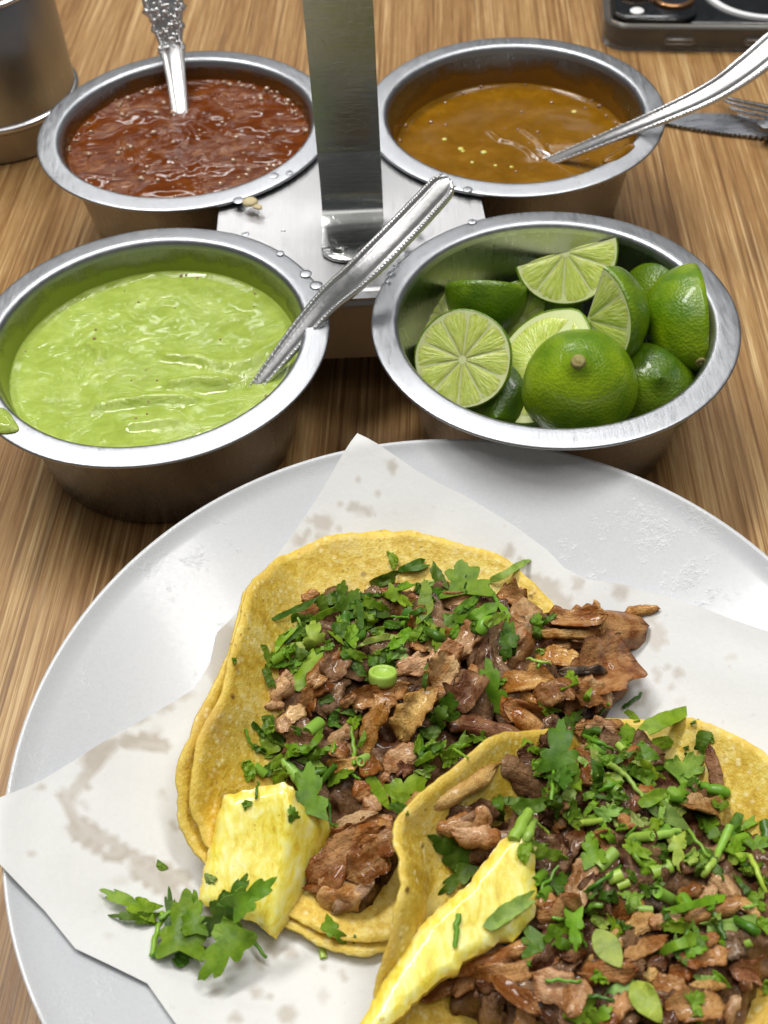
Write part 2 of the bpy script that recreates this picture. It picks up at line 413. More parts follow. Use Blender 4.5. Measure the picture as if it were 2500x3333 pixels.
def film(name, col):
    t = Mat(name, rough=.25, spec=.5); v = t.obj(); fd = t.attr('fade'); a = t.noise(v, 160, 4, .6)
    al = t.math('ADD', t.math('MULTIPLY', fd, 1.5), t.math('MULTIPLY', t.math('SUBTRACT', a, .5), 1.0), clamp=True)
    t.set(col=col, alpha=t.ramp(al, (.15, 0.0), (.8, .95)), normal=t.bump(a, .0006, .3)); return t.m
M['red_film'] = film('red_salsa_film', (.13, .045, .004)); M['orange_film'] = film('orange_salsa_film', (.20, .085, .006)); M['green_film'] = film('green_salsa_film', (.24, .31, .03))
t = Mat('salsa_bubble', col=(.34, .19, .10), rough=.04, spec=.8, coat=1.0, coatr=.03); M['bubble'] = t.m
t = Mat('water_drop', col=(.97, .98, 1), rough=.04, trans=1.0, ior=1.33); M['drop'] = t.m

t = Mat('lime_peel', rough=.34, spec=.4, coat=.3, coatr=.12)
v = t.obj(); vo = t.n('ShaderNodeTexVoronoi', 0, Vector=v, Scale=1150.0); a = t.noise(v, 65, 3, .6); oc = t.ocol()
cc = t.mix(t.ramp(a, (.35, 0.0), (.68, 1.0)), t.mix(1.0, oc, (.6, .68, .6), 'MULTIPLY'), t.mix(1.0, oc, (1.7, 1.35, 1.0), 'MULTIPLY'))
sk = t.ramp(t.noise(v, 700, 3, .6), (.66, 0.0), (.74, 1.0)); cc = t.mix(t.math('MULTIPLY', sk, .35), cc, (.30, .36, .09))
t.set(col=cc, normal=t.bump(t.math('ADD', vo, t.math('MULTIPLY', t.noise(v, 260, 3), .5)), .0005, .32)); M['peel'] = t.m
t = Mat('lime_pith', col=(.66, .76, .36), rough=.45, sss=.3, sssr=(.6, 1, .3), ssss=.003)
v = t.obj(); t.set(col=t.mix(t.noise(v, 300, 3), (.64, .74, .28), (.76, .83, .46))); M['pith'] = t.m
t = Mat('lime_flesh', rough=.22, spec=.5, sss=.4, sssr=(.6, 1, .25), ssss=.004, coat=.3, coatr=.1)
v = t.obj(); s3 = t.n('ShaderNodeSeparateXYZ', 0, _0=v); s3b = t.n('ShaderNodeSeparateXYZ', 1, _0=v)
ang = t.math('ARCTAN2', s3b, s3); rad = t.n('ShaderNodeVectorMath', 1, props={'operation': 'LENGTH'}, _0=v)
cv = t.n('ShaderNodeCombineXYZ', 0, X=t.math('MULTIPLY', ang, 16.0), Y=t.math('MULTIPLY', rad, 280.0))
ve = t.noise(cv, 1.0, 3, .55); sp = t.noise(v, 1000, 2)
t.set(col=t.ramp(ve, (.30, (.47, .58, .07)), (.52, (.62, .73, .16)), (.72, (.76, .82, .36))),
      normal=t.bump(t.math('ADD', ve, t.math('MULTIPLY', sp, .3)), .0009, .5)); M['flesh'] = t.m
t = Mat('lime_stem', rough=.7); v = t.obj()
t.set(col=t.mix(t.noise(v, 500, 3), (.36, .36, .10), (.20, .13, .05)), normal=t.bump(t.noise(v, 700, 3), .0008, .6)); M['scar'] = t.m

t = Mat('black_glass', col=(.008, .009, .010), rough=.08, spec=.5); v = t.obj()
t.set(rough=t.ramp(t.noise(v, 120, 4), (.4, .05), (.7, .22))); M['black'] = t.m
t = Mat('phone_frame', col=(.045, .042, .035), rough=.3, metal=.7); M['frame'] = t.m
t = Mat('clear_case', col=(.92, .94, .95), rough=.12, trans=.92, ior=1.45); M['case'] = t.m
t = Mat('white_ring', col=(.72, .73, .74), rough=.4); M['wring'] = t.m
t = Mat('copper_ring', col=(.62, .33, .16), rough=.25, metal=1.0); M['copper'] = t.m
t = Mat('dark_lens', col=(.01, .012, .018), rough=.03, spec=.7, coat=.5); M['lens'] = t.m
t = Mat('button_metal', col=(.40, .40, .38), rough=.35, metal=.6); M['button'] = t.m
t = Mat('dry_crumb', rough=.6); t.set(col=t.mix(t.noise(t.obj(), 500, 3), (.45, .36, .18), (.62, .52, .30))); M['crumb'] = t.m

# ------------------------------------------------------------------ the setting: table top
tb = mesh('table_top', prism([(-75, -25), (75, -25), (75, 105), (-75, 105)], -2.4, 0, .15), M['wood'], smooth=False)
tag(tb, kind='structure')

# ------------------------------------------------------------------ condiment caddy: four cups, cover plate, strap handle
CA = math.radians(-2.0); CC = V3((-.5, 33.19, 0))
def cad(x, y, z=0): return CC + V3((x * math.cos(CA) - y * math.sin(CA), x * math.sin(CA) + y * math.cos(CA), z))
CUPS = dict(red=V3((-6.41, 39.35, 0)), orange=V3((5.71, 38.92, 0)), green=V3((-6.78, 27.43, 0)), lime=V3((5.46, 27.06, 0)))
caddy = thing('condiment_caddy', 'stainless steel caddy of four round cups around a tall flat strap handle', 'condiment caddy', CC)
HC = 4.25
cup_prof = [(0, .02), (3.7, .02), (3.95, .07), (4.06, .22), (4.25, 1.4), (4.5, 3.0), (4.66, 3.80), (4.74, 3.98), (5.3, 4.05), (5.44, 4.07), (5.49, 4.11), (5.50, 4.15),
            (5.49, 4.18), (5.46, 4.20), (5.40, 4.21), (5.2, 4.222), (5.0, 4.236), (4.86, 4.246), (4.80, 4.24), (4.75, 4.215), (4.70, 4.16), (4.665, 4.08), (4.64, 3.95), (4.58, 3.75), (4.42, 2.95), (4.18, 1.4), (4.0, .3), (3.85, .17), (3.5, .14), (0, .14)]
def inner_r(z):
    ps = [(4.0, .3), (4.18, 1.4), (4.42, 2.95), (4.58, 3.75), (4.64, 3.95)]
    for (r0, z0), (r1, z1) in zip(ps, ps[1:]):
        if z <= z1: return r0 + (r1 - r0) * (z - z0) / (z1 - z0)
    return 4.64
cup_first = None
for kx, nm in (('red', 'cup holding dark red salsa, behind on the left'), ('orange', 'cup holding orange brown salsa, behind on the right'),
               ('green', 'cup holding green salsa, front left'), ('lime', 'cup holding lime pieces, front right')):
    g = lathe(cup_prof, 128, CUPS[kx])
    for i, q in enumerate(g[0]):               # slightly dented, hand-worn rims
        a_ = math.atan2(q.y - CUPS[kx].y, q.x - CUPS[kx].x)
        if q.z > 3.5: q.z += .035 * N(math.cos(a_) * 1.6 + CUPS[kx].x, math.sin(a_) * 1.6, CUPS[kx].y)
    o = mesh('cup', g, [M['rim'], M['inner']], caddy); o['label'] = nm
    kp = len(cup_prof); zi = [k_ for k_, p_ in enumerate(cup_prof)]
    for pi_, pl_ in enumerate(o.data.polygons):
        q_ = pi_ % (kp - 1); pl_.material_index = 1 if (q_ < 7 or cup_prof[q_ + 1][1] < 3.9 and q_ > 20) else 0
# cover plate with concave sides running under the rims and turned-down flanges
h = 4.2
ol = []
for kx, a0_ in (('lime', 162), ('orange', 258), ('red', 342), ('green', 78)):   # follow the cup walls under each rim
    c_ = CUPS[kx]; sgn = 1
    aa = {'lime': (109, 161), 'orange': (199, 251), 'red': (289, 341), 'green': (19, 71)}[kx]
    for q in range(13):
        a_ = math.radians(aa[1] + (aa[0] - aa[1]) * q / 12 if kx == 'x' else aa[0] + (aa[1] - aa[0]) * q / 12) + CA
        ol.append((c_.x + 4.92 * math.cos(a_), c_.y + 4.92 * math.sin(a_)))
def order(P_):
    return sorted(P_, key=lambda p: math.atan2(p[1] - CC.y, p[0] - CC.x))
ol = order(ol)
v2_, f2_ = fill2d(ol, .4)
mesh('cover_plate', fixn(shell([V3((q.x, q.y, 3.96)) for q in v2_], f2_, [V3((0, 0, 1))] * len(v2_), .08)), M['cover'], caddy, smooth=True, auto=40)
def sheet(path, x0, x1, th):                   # bent sheet: profile in caddy (y,z), width x0..x1
    n = len(path); vs = []
    for i, (y, z) in enumerate(path):
        a_, b_ = path[max(i - 1, 0)], path[min(i + 1, n - 1)]; d = math.hypot(b_[0] - a_[0], b_[1] - a_[1]); ny, nz = -(b_[1] - a_[1]) / d, (b_[0] - a_[0]) / d
        for x in (x0, x1):
            for s in (0, 1): vs.append(cad(x, y + ny * th * s, z + nz * th * s))
    fs = []
    for i in range(n - 1):
        q, r = i * 4, i * 4 + 4
        fs += [[q, q + 2, r + 2, r], [q + 1, r + 1, r + 3, q + 3], [q, r, r + 1, q + 1], [q + 2, q + 3, r + 3, r + 2]]
    fs += [[0, 1, 3, 2], [4 * n - 4, 4 * n - 2, 4 * n - 1, 4 * n - 3]]
    return fixn((vs, fs))
for s in (-1, 1):
    arc = [(s * (h - .45), 3.99)] + [(s * (h - .4 + .5 * math.sin(q * .1963)), 3.50 + .5 * math.cos(q * .1963)) for q in range(0, 9)] + [(s * (h + .1), 2.6), (s * (h + .1), 1.5)]
    mesh('flange', sheet(arc, -1.25, 1.4, .08 * -s), M['cover'], caddy, auto=50)
# strap: foot on the cover, a rolled bend, then straight up and looped over at the top
sx0, sx1 = -.92, 1.12
path = [(-2.45, 4.06), (-1.6, 4.06), (-1.0, 4.06), (-.62, 4.10), (-.30, 4.07), (-.10, 4.12)]
path = [(-1.9, 4.03), (-1.2, 4.03), (-.75, 4.05), (-.45, 4.12), (-.2, 4.22), (.0, 4.42), (.14, 4.72), (.2, 5.1), (.24, 6.0), (.20, 6.35), (.22, 6.8), (.2, 9), (.2, 12), (.2, 15.2), (.12, 16.0), (-.1, 16.6), (-.5, 17.0), (-1.0, 17.1), (-1.5, 16.9), (-1.8, 16.4)]
pp = bez([(p[0], p[1], 0) for p in path], 60)
strap = sheet([(p.x, p.y) for p in pp], sx0, sx1, .13)
hd = mesh('handle', strap, M['strap'], caddy, auto=45)
foot = [cad(.10 + 1.02 * math.cos(math.pi + k * math.pi / 14), -1.85 + .75 * math.sin(math.pi + k * math.pi / 14)) for k in range(15)]
foot = [cad(1.12, -1.75)] + [cad(-.92, -1.75)] + foot
ff = prism([(p.x, p.y) for p in foot[1:] + foot[:1]], 4.0, 4.135, .02)
o = mesh('handle_foot', fixn(ff), M['strap'], caddy, auto=40)
for x, y in ((-.35, -2.05), (.55, -2.1)):
    c_ = cad(x, y, 4.135); mesh('spot_weld', lathe([(.30, -.01), (.27, .03), (.2, .03), (.13, .005), (0, 0)], 16, c_), M['strap'], caddy)
# spot welds and drops along the rims near the handle
for px, py in ((605, 546), (683, 615), (660, 590), (590, 378), (625, 372), (515, 432), (940, 395), (1010, 408), (865, 545), (880, 520), (905, 470 + 20), (700, 655), (1020, 478), (530, 505)):
    c_ = at(px, py, 4.25); mesh('spot_weld', ball((c_.x, c_.y, 4.235), random.uniform(.13, .22), 12, 6, .12), M['rim'], caddy)
for (px, py, s), lb_ in zip(((735, 612, .12), (845, 594, .14), (855, 575, .1), (838, 612, .09), (612, 500, .08)), ('clear water drop on the cover plate just in front of the strap foot', 'largest clear water drop on the rim of the lime cup', 'clear water drop above the largest one on the lime cup rim', 'small clear water drop below the largest one on the lime cup rim', 'tiny clear water drop on the back of the green salsa rim')):
    c_ = at(px, py, 4.22); o = mesh('water_drop', ball((c_.x, c_.y, 4.25 if px != 735 else 3.99), s, 10, 6, .5), M['drop'])
    tag(o, lb_, 'water drop', 'water drops on the caddy')

# ------------------------------------------------------------------ salsas
RIPPLE = []
def salsa_disc(key, z, mat, label, ridges, amp, freq, smear, bubbles, bub_r, sw=1.0):
    c = CUPS[key]; R = inner_r(z) + .01; vs, fs = [], []; nr, na = 44, 120
    rd = [([(at(*q, z).x, at(*q, z).y) for q in line], hgt, wid) for line, hgt, wid in ridges]
    def hgt(x, y):
        r_ = math.hypot(x - c.x, y - c.y)
        zz = amp * (N(x * freq * sw, y * freq, c.x) + .5 * N(x * freq * 2.3 * sw, y * freq * 2.3, 3.3)) * (1 - .6 * sst(R - .6, R, r_))
        zz += .10 * sst(R - .35, R, r_) ** 2
        for line, hh, wd in rd:
            d = polyd(x, y, line, False); zz += hh * math.exp(-(d / wd) ** 2)
        return z + zz
    for i in range(nr + 1):
        r_ = R * i / nr
        for j in range(na):
            a_ = 2 * math.pi * j / na; x, y = c.x + r_ * math.cos(a_), c.y + r_ * math.sin(a_); vs.append(V3((x, y, hgt(x, y))))
    for i in range(nr):
        for j in range(na):
            k = (j + 1) % na; fs.append([i * na + j, i * na + k, (i + 1) * na + k, (i + 1) * na + j])
    # body below the surface
    b0 = len(vs)
    for zz in (z - 1.2, .3):
        for j in range(na):
            a_ = 2 * math.pi * j / na; r_ = inner_r(zz) + .01; vs.append(V3((c.x + r_ * math.cos(a_), c.y + r_ * math.sin(a_), zz)))
    last = nr * na
    for j in range(na):
        k = (j + 1) % na
        fs.append([last + j, last + k, b0 + k, b0 + j]); fs.append([b0 + j, b0 + k, b0 + na + k, b0 + na + j])
    root = thing('salsa', label, 'salsa', (c.x, c.y, .3))
    mesh('sauce', (vs, fs), mat, root)
    # film left on the inner wall above the level
    n = 160; tv, tf, fade = [], [], []
    for j in range(n):
        a_ = 2 * math.pi * j / n
        up = max(.03, smear(a_) * (.9 + .5 * N(math.cos(a_) * 3, math.sin(a_) * 3, c.y)))
        for q in range(6):
            zz = min(z - .05 + (up + .05) * q / 5, 4.0); r_ = inner_r(zz) - .02 * (1 - (q / 5) ** 3) - .004
            tv.append(V3((c.x + r_ * math.cos(a_), c.y + r_ * math.sin(a_), zz))); fade.append(1 - (q / 5))
    for j in range(n):
        k = (j + 1) % n
        for q in range(5): tf.append([j * 6 + q, j * 6 + q + 1, k * 6 + q + 1, k * 6 + q])
    mesh('wall_film', (tv, tf), M[key + '_film'], root, attrs={'fade': fade})
    # bubbles and froth: joined
    gs = []
    rs = random.Random(len(key) * 11)
    for _ in range(bubbles):
        if rs.random() < .4: a_ = rs.uniform(0, 6.28); r_ = R - rs.uniform(.05, .25)
        else: a_ = rs.uniform(0, 6.28); r_ = R * math.sqrt(rs.random()) * .95
        x, y = c.x + r_ * math.cos(a_), c.y + r_ * math.sin(a_)
        gs.append(ball((x, y, hgt(x, y) + .01), bub_r * rs.choice((.5, .6, .8, 1.0, 1.3)), 8, 5, .8))
    if gs: b_ = mesh('bubbles', join(*gs), M['bubble'], root); b_['kind'] = 'stuff'
    return root, hgt
red_s, red_h = salsa_disc('red', 3.45, M['red'], 'dark red brown salsa with foam streaks, around the ornate spoon', [([(330, 330), (370, 350), (410, 356), (430, 352)], .10, .16), ([(440, 340), (470, 325), (490, 318)], .12, .16), ([(395, 270), (412, 290), (405, 310), (385, 318)], .10, .14), ([(380, 255), (430, 300), (400, 345)], -.10, .5)],
                     .05, 1.6, lambda a: .55 + .25 * max(0, math.sin(a)), 150, .10, .7)
org_s, org_h = salsa_disc('orange', 2.75, M['orange'], 'thin orange brown salsa with seeds, in the cup beside the phone', [([(1060, 285), (1080, 302), (1110, 308), (1135, 320), (1165, 340)], .08, .12), ([(1130, 280), (1160, 300), (1180, 330)], .06, .12), ([(1150, 350), (1190, 330), (1240, 330)], -.07, .4)],
                     .02, .9, lambda a: .8 + .55 * max(0, math.sin(a)), 60, .075)
grn_s, grn_h = salsa_disc('green', 3.12, M['green'], 'thick light green salsa, splashed over the left of its rim', [([(205, 880), (270, 870), (340, 862), (420, 862)], .20, .15), ([(370, 830), (430, 820), (490, 822)], .17, .16), ([(420, 850), (480, 845), (520, 830)], -.12, .30), ([(360, 770), (430, 775), (480, 790)], .15, .2), ([(190, 745), (215, 760), (215, 775)], .16, .15), ([(500, 790), (540, 780), (600, 740)], .16, .25), ([(280, 920), (320, 915), (380, 910)], .15, .17)],
                     .045, 1.1, lambda a: .45 + .55 * max(0, math.sin(a)) + .9 * max(0, math.cos(a - 3.3)) ** 4, 26, .05)
# splash over the left of the green rim
sp_ol = closed_cr([(-8, 880), (14, 885), (30, 905), (40, 928), (10, 935), (-10, 930), (-40, 915), (-45, 890)], 40)
v2, f2 = fill2d([(p.x, p.y) for p in sp_ol], 5)
tops = []
for p in v2:
    q = at(p.x, p.y, 4.28); d = polyd(p.x, p.y, [(k.x, k.y) for k in sp_ol]); q.z += .12 * sst(0, 12, d) + .02 * N(p.x * .2, p.y * .2)
    tops.append(q)
mesh('splash', fixn(shell(tops, f2, [V3((0, 0, 1))] * len(tops), .07)), M['green'], grn_s)
# smear on the orange rim and seeds in the sauces
sm = closed_cr([(1300, 345), (1330, 325), (1358, 310), (1372, 316), (1352, 335), (1320, 352)], 30)
v2, f2 = fill2d([(p.x, p.y) for p in sm], 5)
tops = []
for p in v2:
    q = at(p.x, p.y, 4.24); d = polyd(p.x, p.y, [(k.x, k.y) for k in sm]); q.z += .08 * sst(0, 8, d)
    tops.append(q)
mesh('smear', fixn(shell(tops, f2, [V3((0, 0, 1))] * len(tops), .06)), M['orange'], org_s)
for px, py in ((1000, 325), (1045, 328), (995, 320), (1105, 360), (1020, 350), (1070, 357), (1240, 240), (960, 300)):
    q = at(px, py, 2.77); mesh('seed', ball((q.x, q.y, org_h(q.x, q.y) + .01), random.uniform(.07, .13), 8, 5, .35), M['pine'], org_s)

# ------------------------------------------------------------------ spoons
def spoon(label, pts, widths, ups, ornate=0, bowl=None):
    P = bez(pts, 48); n = len(P)
    def lerpw(u):
        k = u * (len(widths) - 1); i = min(int(k), len(widths) - 2); return widths[i] + (widths[i + 1] - widths[i]) * (k - i)
    W = [lerpw(i / (n - 1)) for i in range(n)]
    if ornate == 2:
        W = [w_ * (1 + .10 * math.sin(i * 1.1) + .06 * math.sin(i * 2.3 + 1)) if i > n * .45 else w_ for i, w_ in enumerate(W)]
    sect = [(-1, -.2), (-.97, .25), (-.86, .50), (-.72, .50), (-.62, .12), (-.52, .05), (-.42, .38), (-.2, .50), (0, .53), (.2, .50), (.42, .38), (.52, .05), (.62, .12), (.72, .50), (.86, .50), (.97, .25), (1, -.2), (.5, -.5), (-.5, -.5)]
    for i in range(n):                           # rounded tip
        e_ = (n - 1 - i) / 2.6
        if e_ < 1 and ornate < 2: W[i] *= math.sqrt(max(.06, 1 - (1 - e_) ** 2.2))
    sca = [(w_ / 2, .09 + .06 * w_) for w_ in W]
    root = thing('spoon', label, 'spoon', P[0])
    mesh('handle', fixn(sweep(P, sect, ups, sca)), M['spoon'], root)
    beads = []; rb = random.Random(3)
    for i in range(2, n - 1):
        t_ = (P[min(i + 1, n - 1)] - P[i - 1]).normalized(); s_ = t_.cross(V3(ups)).normalized(); u_ = s_.cross(t_)
        for sg in (-1, 1):
            for k in (0, .5):
                q = P[i].lerp(P[min(i + 1, n - 1)], k) + s_ * (sg * W[i] * .39) + u_ * (sca[i][1] * .42)
                beads.append(ball(q, .045 if ornate < 2 else .07, 6, 4))
        if ornate == 2 and i > n * .5:
            for _ in range(4): beads.append(ball(P[i] + s_ * rb.uniform(-.4, .4) * W[i] + u_ * sca[i][1] * .5, rb.uniform(.05, .12), 6, 4))
    b_ = mesh('beading', join(*beads), M['spoon'], root); b_['kind'] = 'stuff'
    if bowl:
        c_, d_, L_, Wd = bowl; d_ = V3(d_).normalized(); s_ = d_.cross(V3(ups)).normalized(); u_ = s_.cross(d_)
        vs, fs = [], []; nu, nv = 16, 10
        for i in range(nu + 1):
            a_ = i / nu; hw = Wd / 2 * math.sin(math.pi * min(a_ * .97 + .03, 1)) ** .6
            for j in range(nv + 1):
                t_ = j / nv * 2 - 1
                vs.append(V3(c_) + d_ * (L_ * a_) + s_ * (hw * t_) - u_ * (.7 * (1 - t_ * t_) * math.sin(math.pi * a_)))
        for i in range(nu):
            for j in range(nv): fs.append([i * (nv + 1) + j, i * (nv + 1) + j + 1, (i + 1) * (nv + 1) + j + 1, (i + 1) * (nv + 1) + j])
        mesh('bowl', fixn(shell(vs, fs, [u_] * len(vs), .08)), M['spoon'], root)
    return root
A, B = at(390, 245, 3.35), at(372, 112, 4.75)
C_ = at(355, 20, 6.1); D_ = at(340, -60, 7.3)
spoon('ornate silver spoon with scrolled handle standing in the red salsa', [A + (A - B) * .15, A, B, C_, D_], [.62, .62, .80, 1.15, 1.75, 1.9], (-.1, -.55, .8), 2,
      (A, (A - B) + V3((0, 0, -2.0)), 4.2, 2.6))
A, B = at(1190, 348, 2.7), at(1395, 264, 4.62)
C_ = at(1530, 203, 5.6); D_ = at(1610, 150, 6.3); E_ = at(1700, 75, 7.0)
spoon('plain silver spoon with ridged handle leaning out of the orange salsa', [A + (A - B) * .12, A, B, C_, D_, E_], [.35, .42, .62, .85, 1.0, 1.1], (0, -.45, .9), 1,
      (A, (A - B) + V3((0, 0, -.6)), 4.2, 2.6))
A, B = at(548, 842, 2.95), at(690, 668, 4.60)
E_ = at(972, 386, 7.6); C_ = A.lerp(E_, .55) + V3((0, 0, .12))
spoon('silver spoon with beaded edges resting across the rim of the green salsa', [A + (A - B) * .15, A, B, C_, A.lerp(E_, .8), E_], [.24, .33, .72, .93, .98, .95, .88], (-.12, -.5, .85), 1,
      (A, (A - B) + V3((0, 0, -.9)), 3.6, 2.6))

# ------------------------------------------------------------------ limes
VIEW = (CAM - V3((5.4, 27, 3))).normalized()
VR = CR.copy(); VR = (VR - VIEW * VR.dot(VIEW)).normalized(); VU = VIEW.cross(VR)
def cb(a, b, c): return (VR * a + VU * b + VIEW * c).normalized()
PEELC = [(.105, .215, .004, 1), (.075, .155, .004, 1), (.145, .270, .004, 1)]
def lime(label, kind, c, n, mdir, R, pc=0, el=1.05, group='lime pieces in the steel cup', scar=False):
    n = V3(n).normalized(); mx_ = V3(mdir); mx_ = (mx_ - n * mx_.dot(n)).normalized(); my = n.cross(mx_)
    X = Matrix((mx_, my, n)).transposed().to_4x4(); X.translation = V3(c)
    long_, quarter = kind.startswith('long'), kind.endswith('q')
    root = thing('lime_half' if not quarter else 'lime_wedge', label, 'lime', c, group)
    root.rotation_euler = X.to_euler()
    def add(name, geo, mat, par=None):
        return mesh(name, (([V3(q) + V3(c) for q in geo[0]]), geo[1]), mat, par or root)
    a0, a1 = (-math.pi / 2, math.pi / 2) if quarter else (0, 2 * math.pi)
    ax = 1.16 if long_ else 1.0                 # face radius along local x
    bz = R * (1.0 if long_ else el * 1.08)      # depth
    def fr(a):                                  # face radius at angle a, with a nipple on long faces
        if not long_: return R * (1 + .008 * math.sin(5 * a))
        return R * ax / math.sqrt((math.cos(a)) ** 2 + (ax * math.sin(a)) ** 2) * (1 + .07 * max(0, math.cos(a)) ** 30 + .05 * max(0, -math.cos(a)) ** 30)
    na, nb = (24 if quarter else 48), 14
    vs, fs = [], []
    for j in range(nb + 1):
        ph = math.pi / 2 * j / nb; rr = math.cos(ph); zz = -bz * math.sin(ph)
        if not long_: zz -= .16 * R * math.exp(-(rr / .16) ** 2); 
        for i in range(na + (1 if quarter else 0)):
            a_ = a0 + (a1 - a0) * i / na; k = 1 + .012 * N(math.cos(a_) * 2 + c[0], math.sin(a_) * 2, zz + c[1])
            vs.append(V3((fr(a_) * rr * math.cos(a_) * k, fr(a_) * rr * math.sin(a_) * k, zz)))
    w_ = na + (1 if quarter else 0)
    for j in range(nb):
        for i in range(na):
            k = (i + 1) % w_; fs.append([j * w_ + i, j * w_ + k, (j + 1) * w_ + k, (j + 1) * w_ + i])
    rimv = len(vs)
    for i in range(w_):                         # thin peel edge on the face
        a_ = a0 + (a1 - a0) * i / na; vs.append(V3((fr(a_) * .965 * math.cos(a_), fr(a_) * .965 * math.sin(a_), .012 * R)))
    for i in range(na):
        k = (i + 1) % w_; fs.append([i, rimv + i, rimv + k, k])
    pe = add('peel', fixn((vs, fs)), M['peel']); pe.color = PEELC[pc]
    # pith disc
    vs, fs = [V3((0, 0, .004 * R))], []
    for i in range(w_): a_ = a0 + (a1 - a0) * i / na; vs.append(V3((fr(a_) * .97 * math.cos(a_), fr(a_) * .97 * math.sin(a_), .010 * R)))
    for i in range(na): fs.append([0, 1 + i, 1 + (i + 1) % w_])
    face_o = add('cut_face', (vs, fs), M['pith'])
    # segments
    if not long_:
        ns = 5 if quarter else 10
        for s in range(ns):
            b0 = a0 + (a1 - a0) * (s + .035) / ns + .03 * math.sin(s * 2.1); b1 = a0 + (a1 - a0) * (s + .968) / ns + .03 * math.sin(s * 2.1 + 2.1)
            vs, fs = [], []; q, u = 7, 6
            for i in range(q + 1):
                for j in range(u + 1):
                    a_ = b0 + (b1 - b0) * i / q; e = abs(i / q * 2 - 1)
                    r_ = R * (.085 + (.925 - .085) * j / u) * (1 - .05 * e ** 4 * (j / u)); sp_ = math.sin(math.pi * j / u) ** .4 * (1 - e ** 4)
                    # keep the walls between segments even in width
                    am = (b0 + b1) / 2; a_ = am + (a_ - am) * (1 - .22 * (1 - j / u) ** 2)
                    vs.append(V3((r_ * math.cos(a_), r_ * math.sin(a_), R * (.010 + .022 * sp_ + .008 * N(i * 2.1, j * 2.1, s)))))
            for i in range(q):
                for j in range(u): fs.append([i * (u + 1) + j, (i + 1) * (u + 1) + j, (i + 1) * (u + 1) + j + 1, i * (u + 1) + j + 1])
            add('segment', (vs, fs), M['flesh'], face_o)
    else:
        for sg in (-1, 1):
            vs, fs = [], []; q, u = 14, 6
            for i in range(q + 1):
                t_ = -1 + 2 * i / q
                for j in range(u + 1):
                    x = t_ * R * ax * .86; lim = R * .87 * math.sqrt(max(0, 1 - t_ * t_)); y0 = .10 * R + .05 * R * math.sin(t_ * 4); y = sg * (y0 + max(0, lim - y0) * j / u)
                    sp_ = (math.sin(math.pi * j / u)) ** .4 * (1 - abs(t_) ** 5)
                    vs.append(V3((x if not quarter else abs(x) * .99, y, R * (.008 + .05 * sp_))))
            for i in range(q):
                for j in range(u): fs.append([i * (u + 1) + j, (i + 1) * (u + 1) + j, (i + 1) * (u + 1) + j + 1, i * (u + 1) + j + 1])
            add('segment', fixn((vs, fs)), M['flesh'], face_o)
    if quarter:                                 # second cut, along the core
        vs, fs = [V3((-.004, 0, 0))], []
        for i in range(25):
            ph = math.pi * i / 24; vs.append(V3((-.012 * R, R * .97 * math.cos(ph), -bz * .97 * math.sin(ph))))
        for i in range(24): fs.append([0, 1 + i, 2 + i])
        face2 = add('cut_face', fixn((vs, fs)), M['pith'])
        for sg in (-1, 1):
            vs, fs = [], []
            for i in range(9):
                for j in range(5):
                    ph = math.pi / 2 * (.08 + .84 * i / 8); r_ = (.14 + .72 * j / 4)
                    y = sg * R * (.06 + r_ * .9 * math.cos(ph)); z = -bz * r_ * math.sin(ph) - .02 * R
                    vs.append(V3((-.012 * R - .05 * R * math.sin(math.pi * j / 4) ** .5 * math.sin(math.pi * i / 8) ** .5, y, z)))
            for i in range(8):
                for j in range(4): fs.append([i * 5 + j, i * 5 + j + 1, (i + 1) * 5 + j + 1, (i + 1) * 5 + j])
            add('segment', fixn((vs, fs)), M['flesh'], face2)
    # stem scar at the pole
    if not scar: return root
    if long_: pos, dr = V3((fr(0) * 1.0, 0, -.10 * R)), V3((1, 0, -.25))
    else: pos, dr = V3((0, 0, -bz - .13 * R)), V3((0, 0, -1))
    q_ = dr.to_track_quat('Z', 'Y').to_matrix().to_4x4(); q_.translation = pos
    g = lathe([(.14 * R, -.10 * R), (.12 * R, -.01 * R), (.09 * R, .022 * R), (.065 * R, .005 * R), (.045 * R, .025 * R), (0, .03 * R)], 14)
    add('stem_scar', xform(g, q_), M['scar'])
    return root
L = lambda px, py, z: at(px, py, z)
# the hidden lower layer first
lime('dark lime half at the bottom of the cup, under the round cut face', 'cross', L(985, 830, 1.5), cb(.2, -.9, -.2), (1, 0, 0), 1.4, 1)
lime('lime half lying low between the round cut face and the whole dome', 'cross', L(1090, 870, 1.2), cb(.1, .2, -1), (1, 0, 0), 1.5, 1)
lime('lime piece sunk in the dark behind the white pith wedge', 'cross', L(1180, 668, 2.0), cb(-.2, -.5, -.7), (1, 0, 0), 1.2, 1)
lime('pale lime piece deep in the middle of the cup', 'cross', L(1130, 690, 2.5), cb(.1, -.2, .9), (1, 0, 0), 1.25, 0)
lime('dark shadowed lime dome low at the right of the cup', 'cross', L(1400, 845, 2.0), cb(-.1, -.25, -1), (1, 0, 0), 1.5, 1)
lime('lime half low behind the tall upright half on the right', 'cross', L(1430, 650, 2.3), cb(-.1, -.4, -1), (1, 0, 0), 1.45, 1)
lime('translucent lime end peeping out behind the round cut face', 'cross', L(960, 682, 2.6), cb(-.35, .55, .75), (1, 0, 0), 1.25, 0)
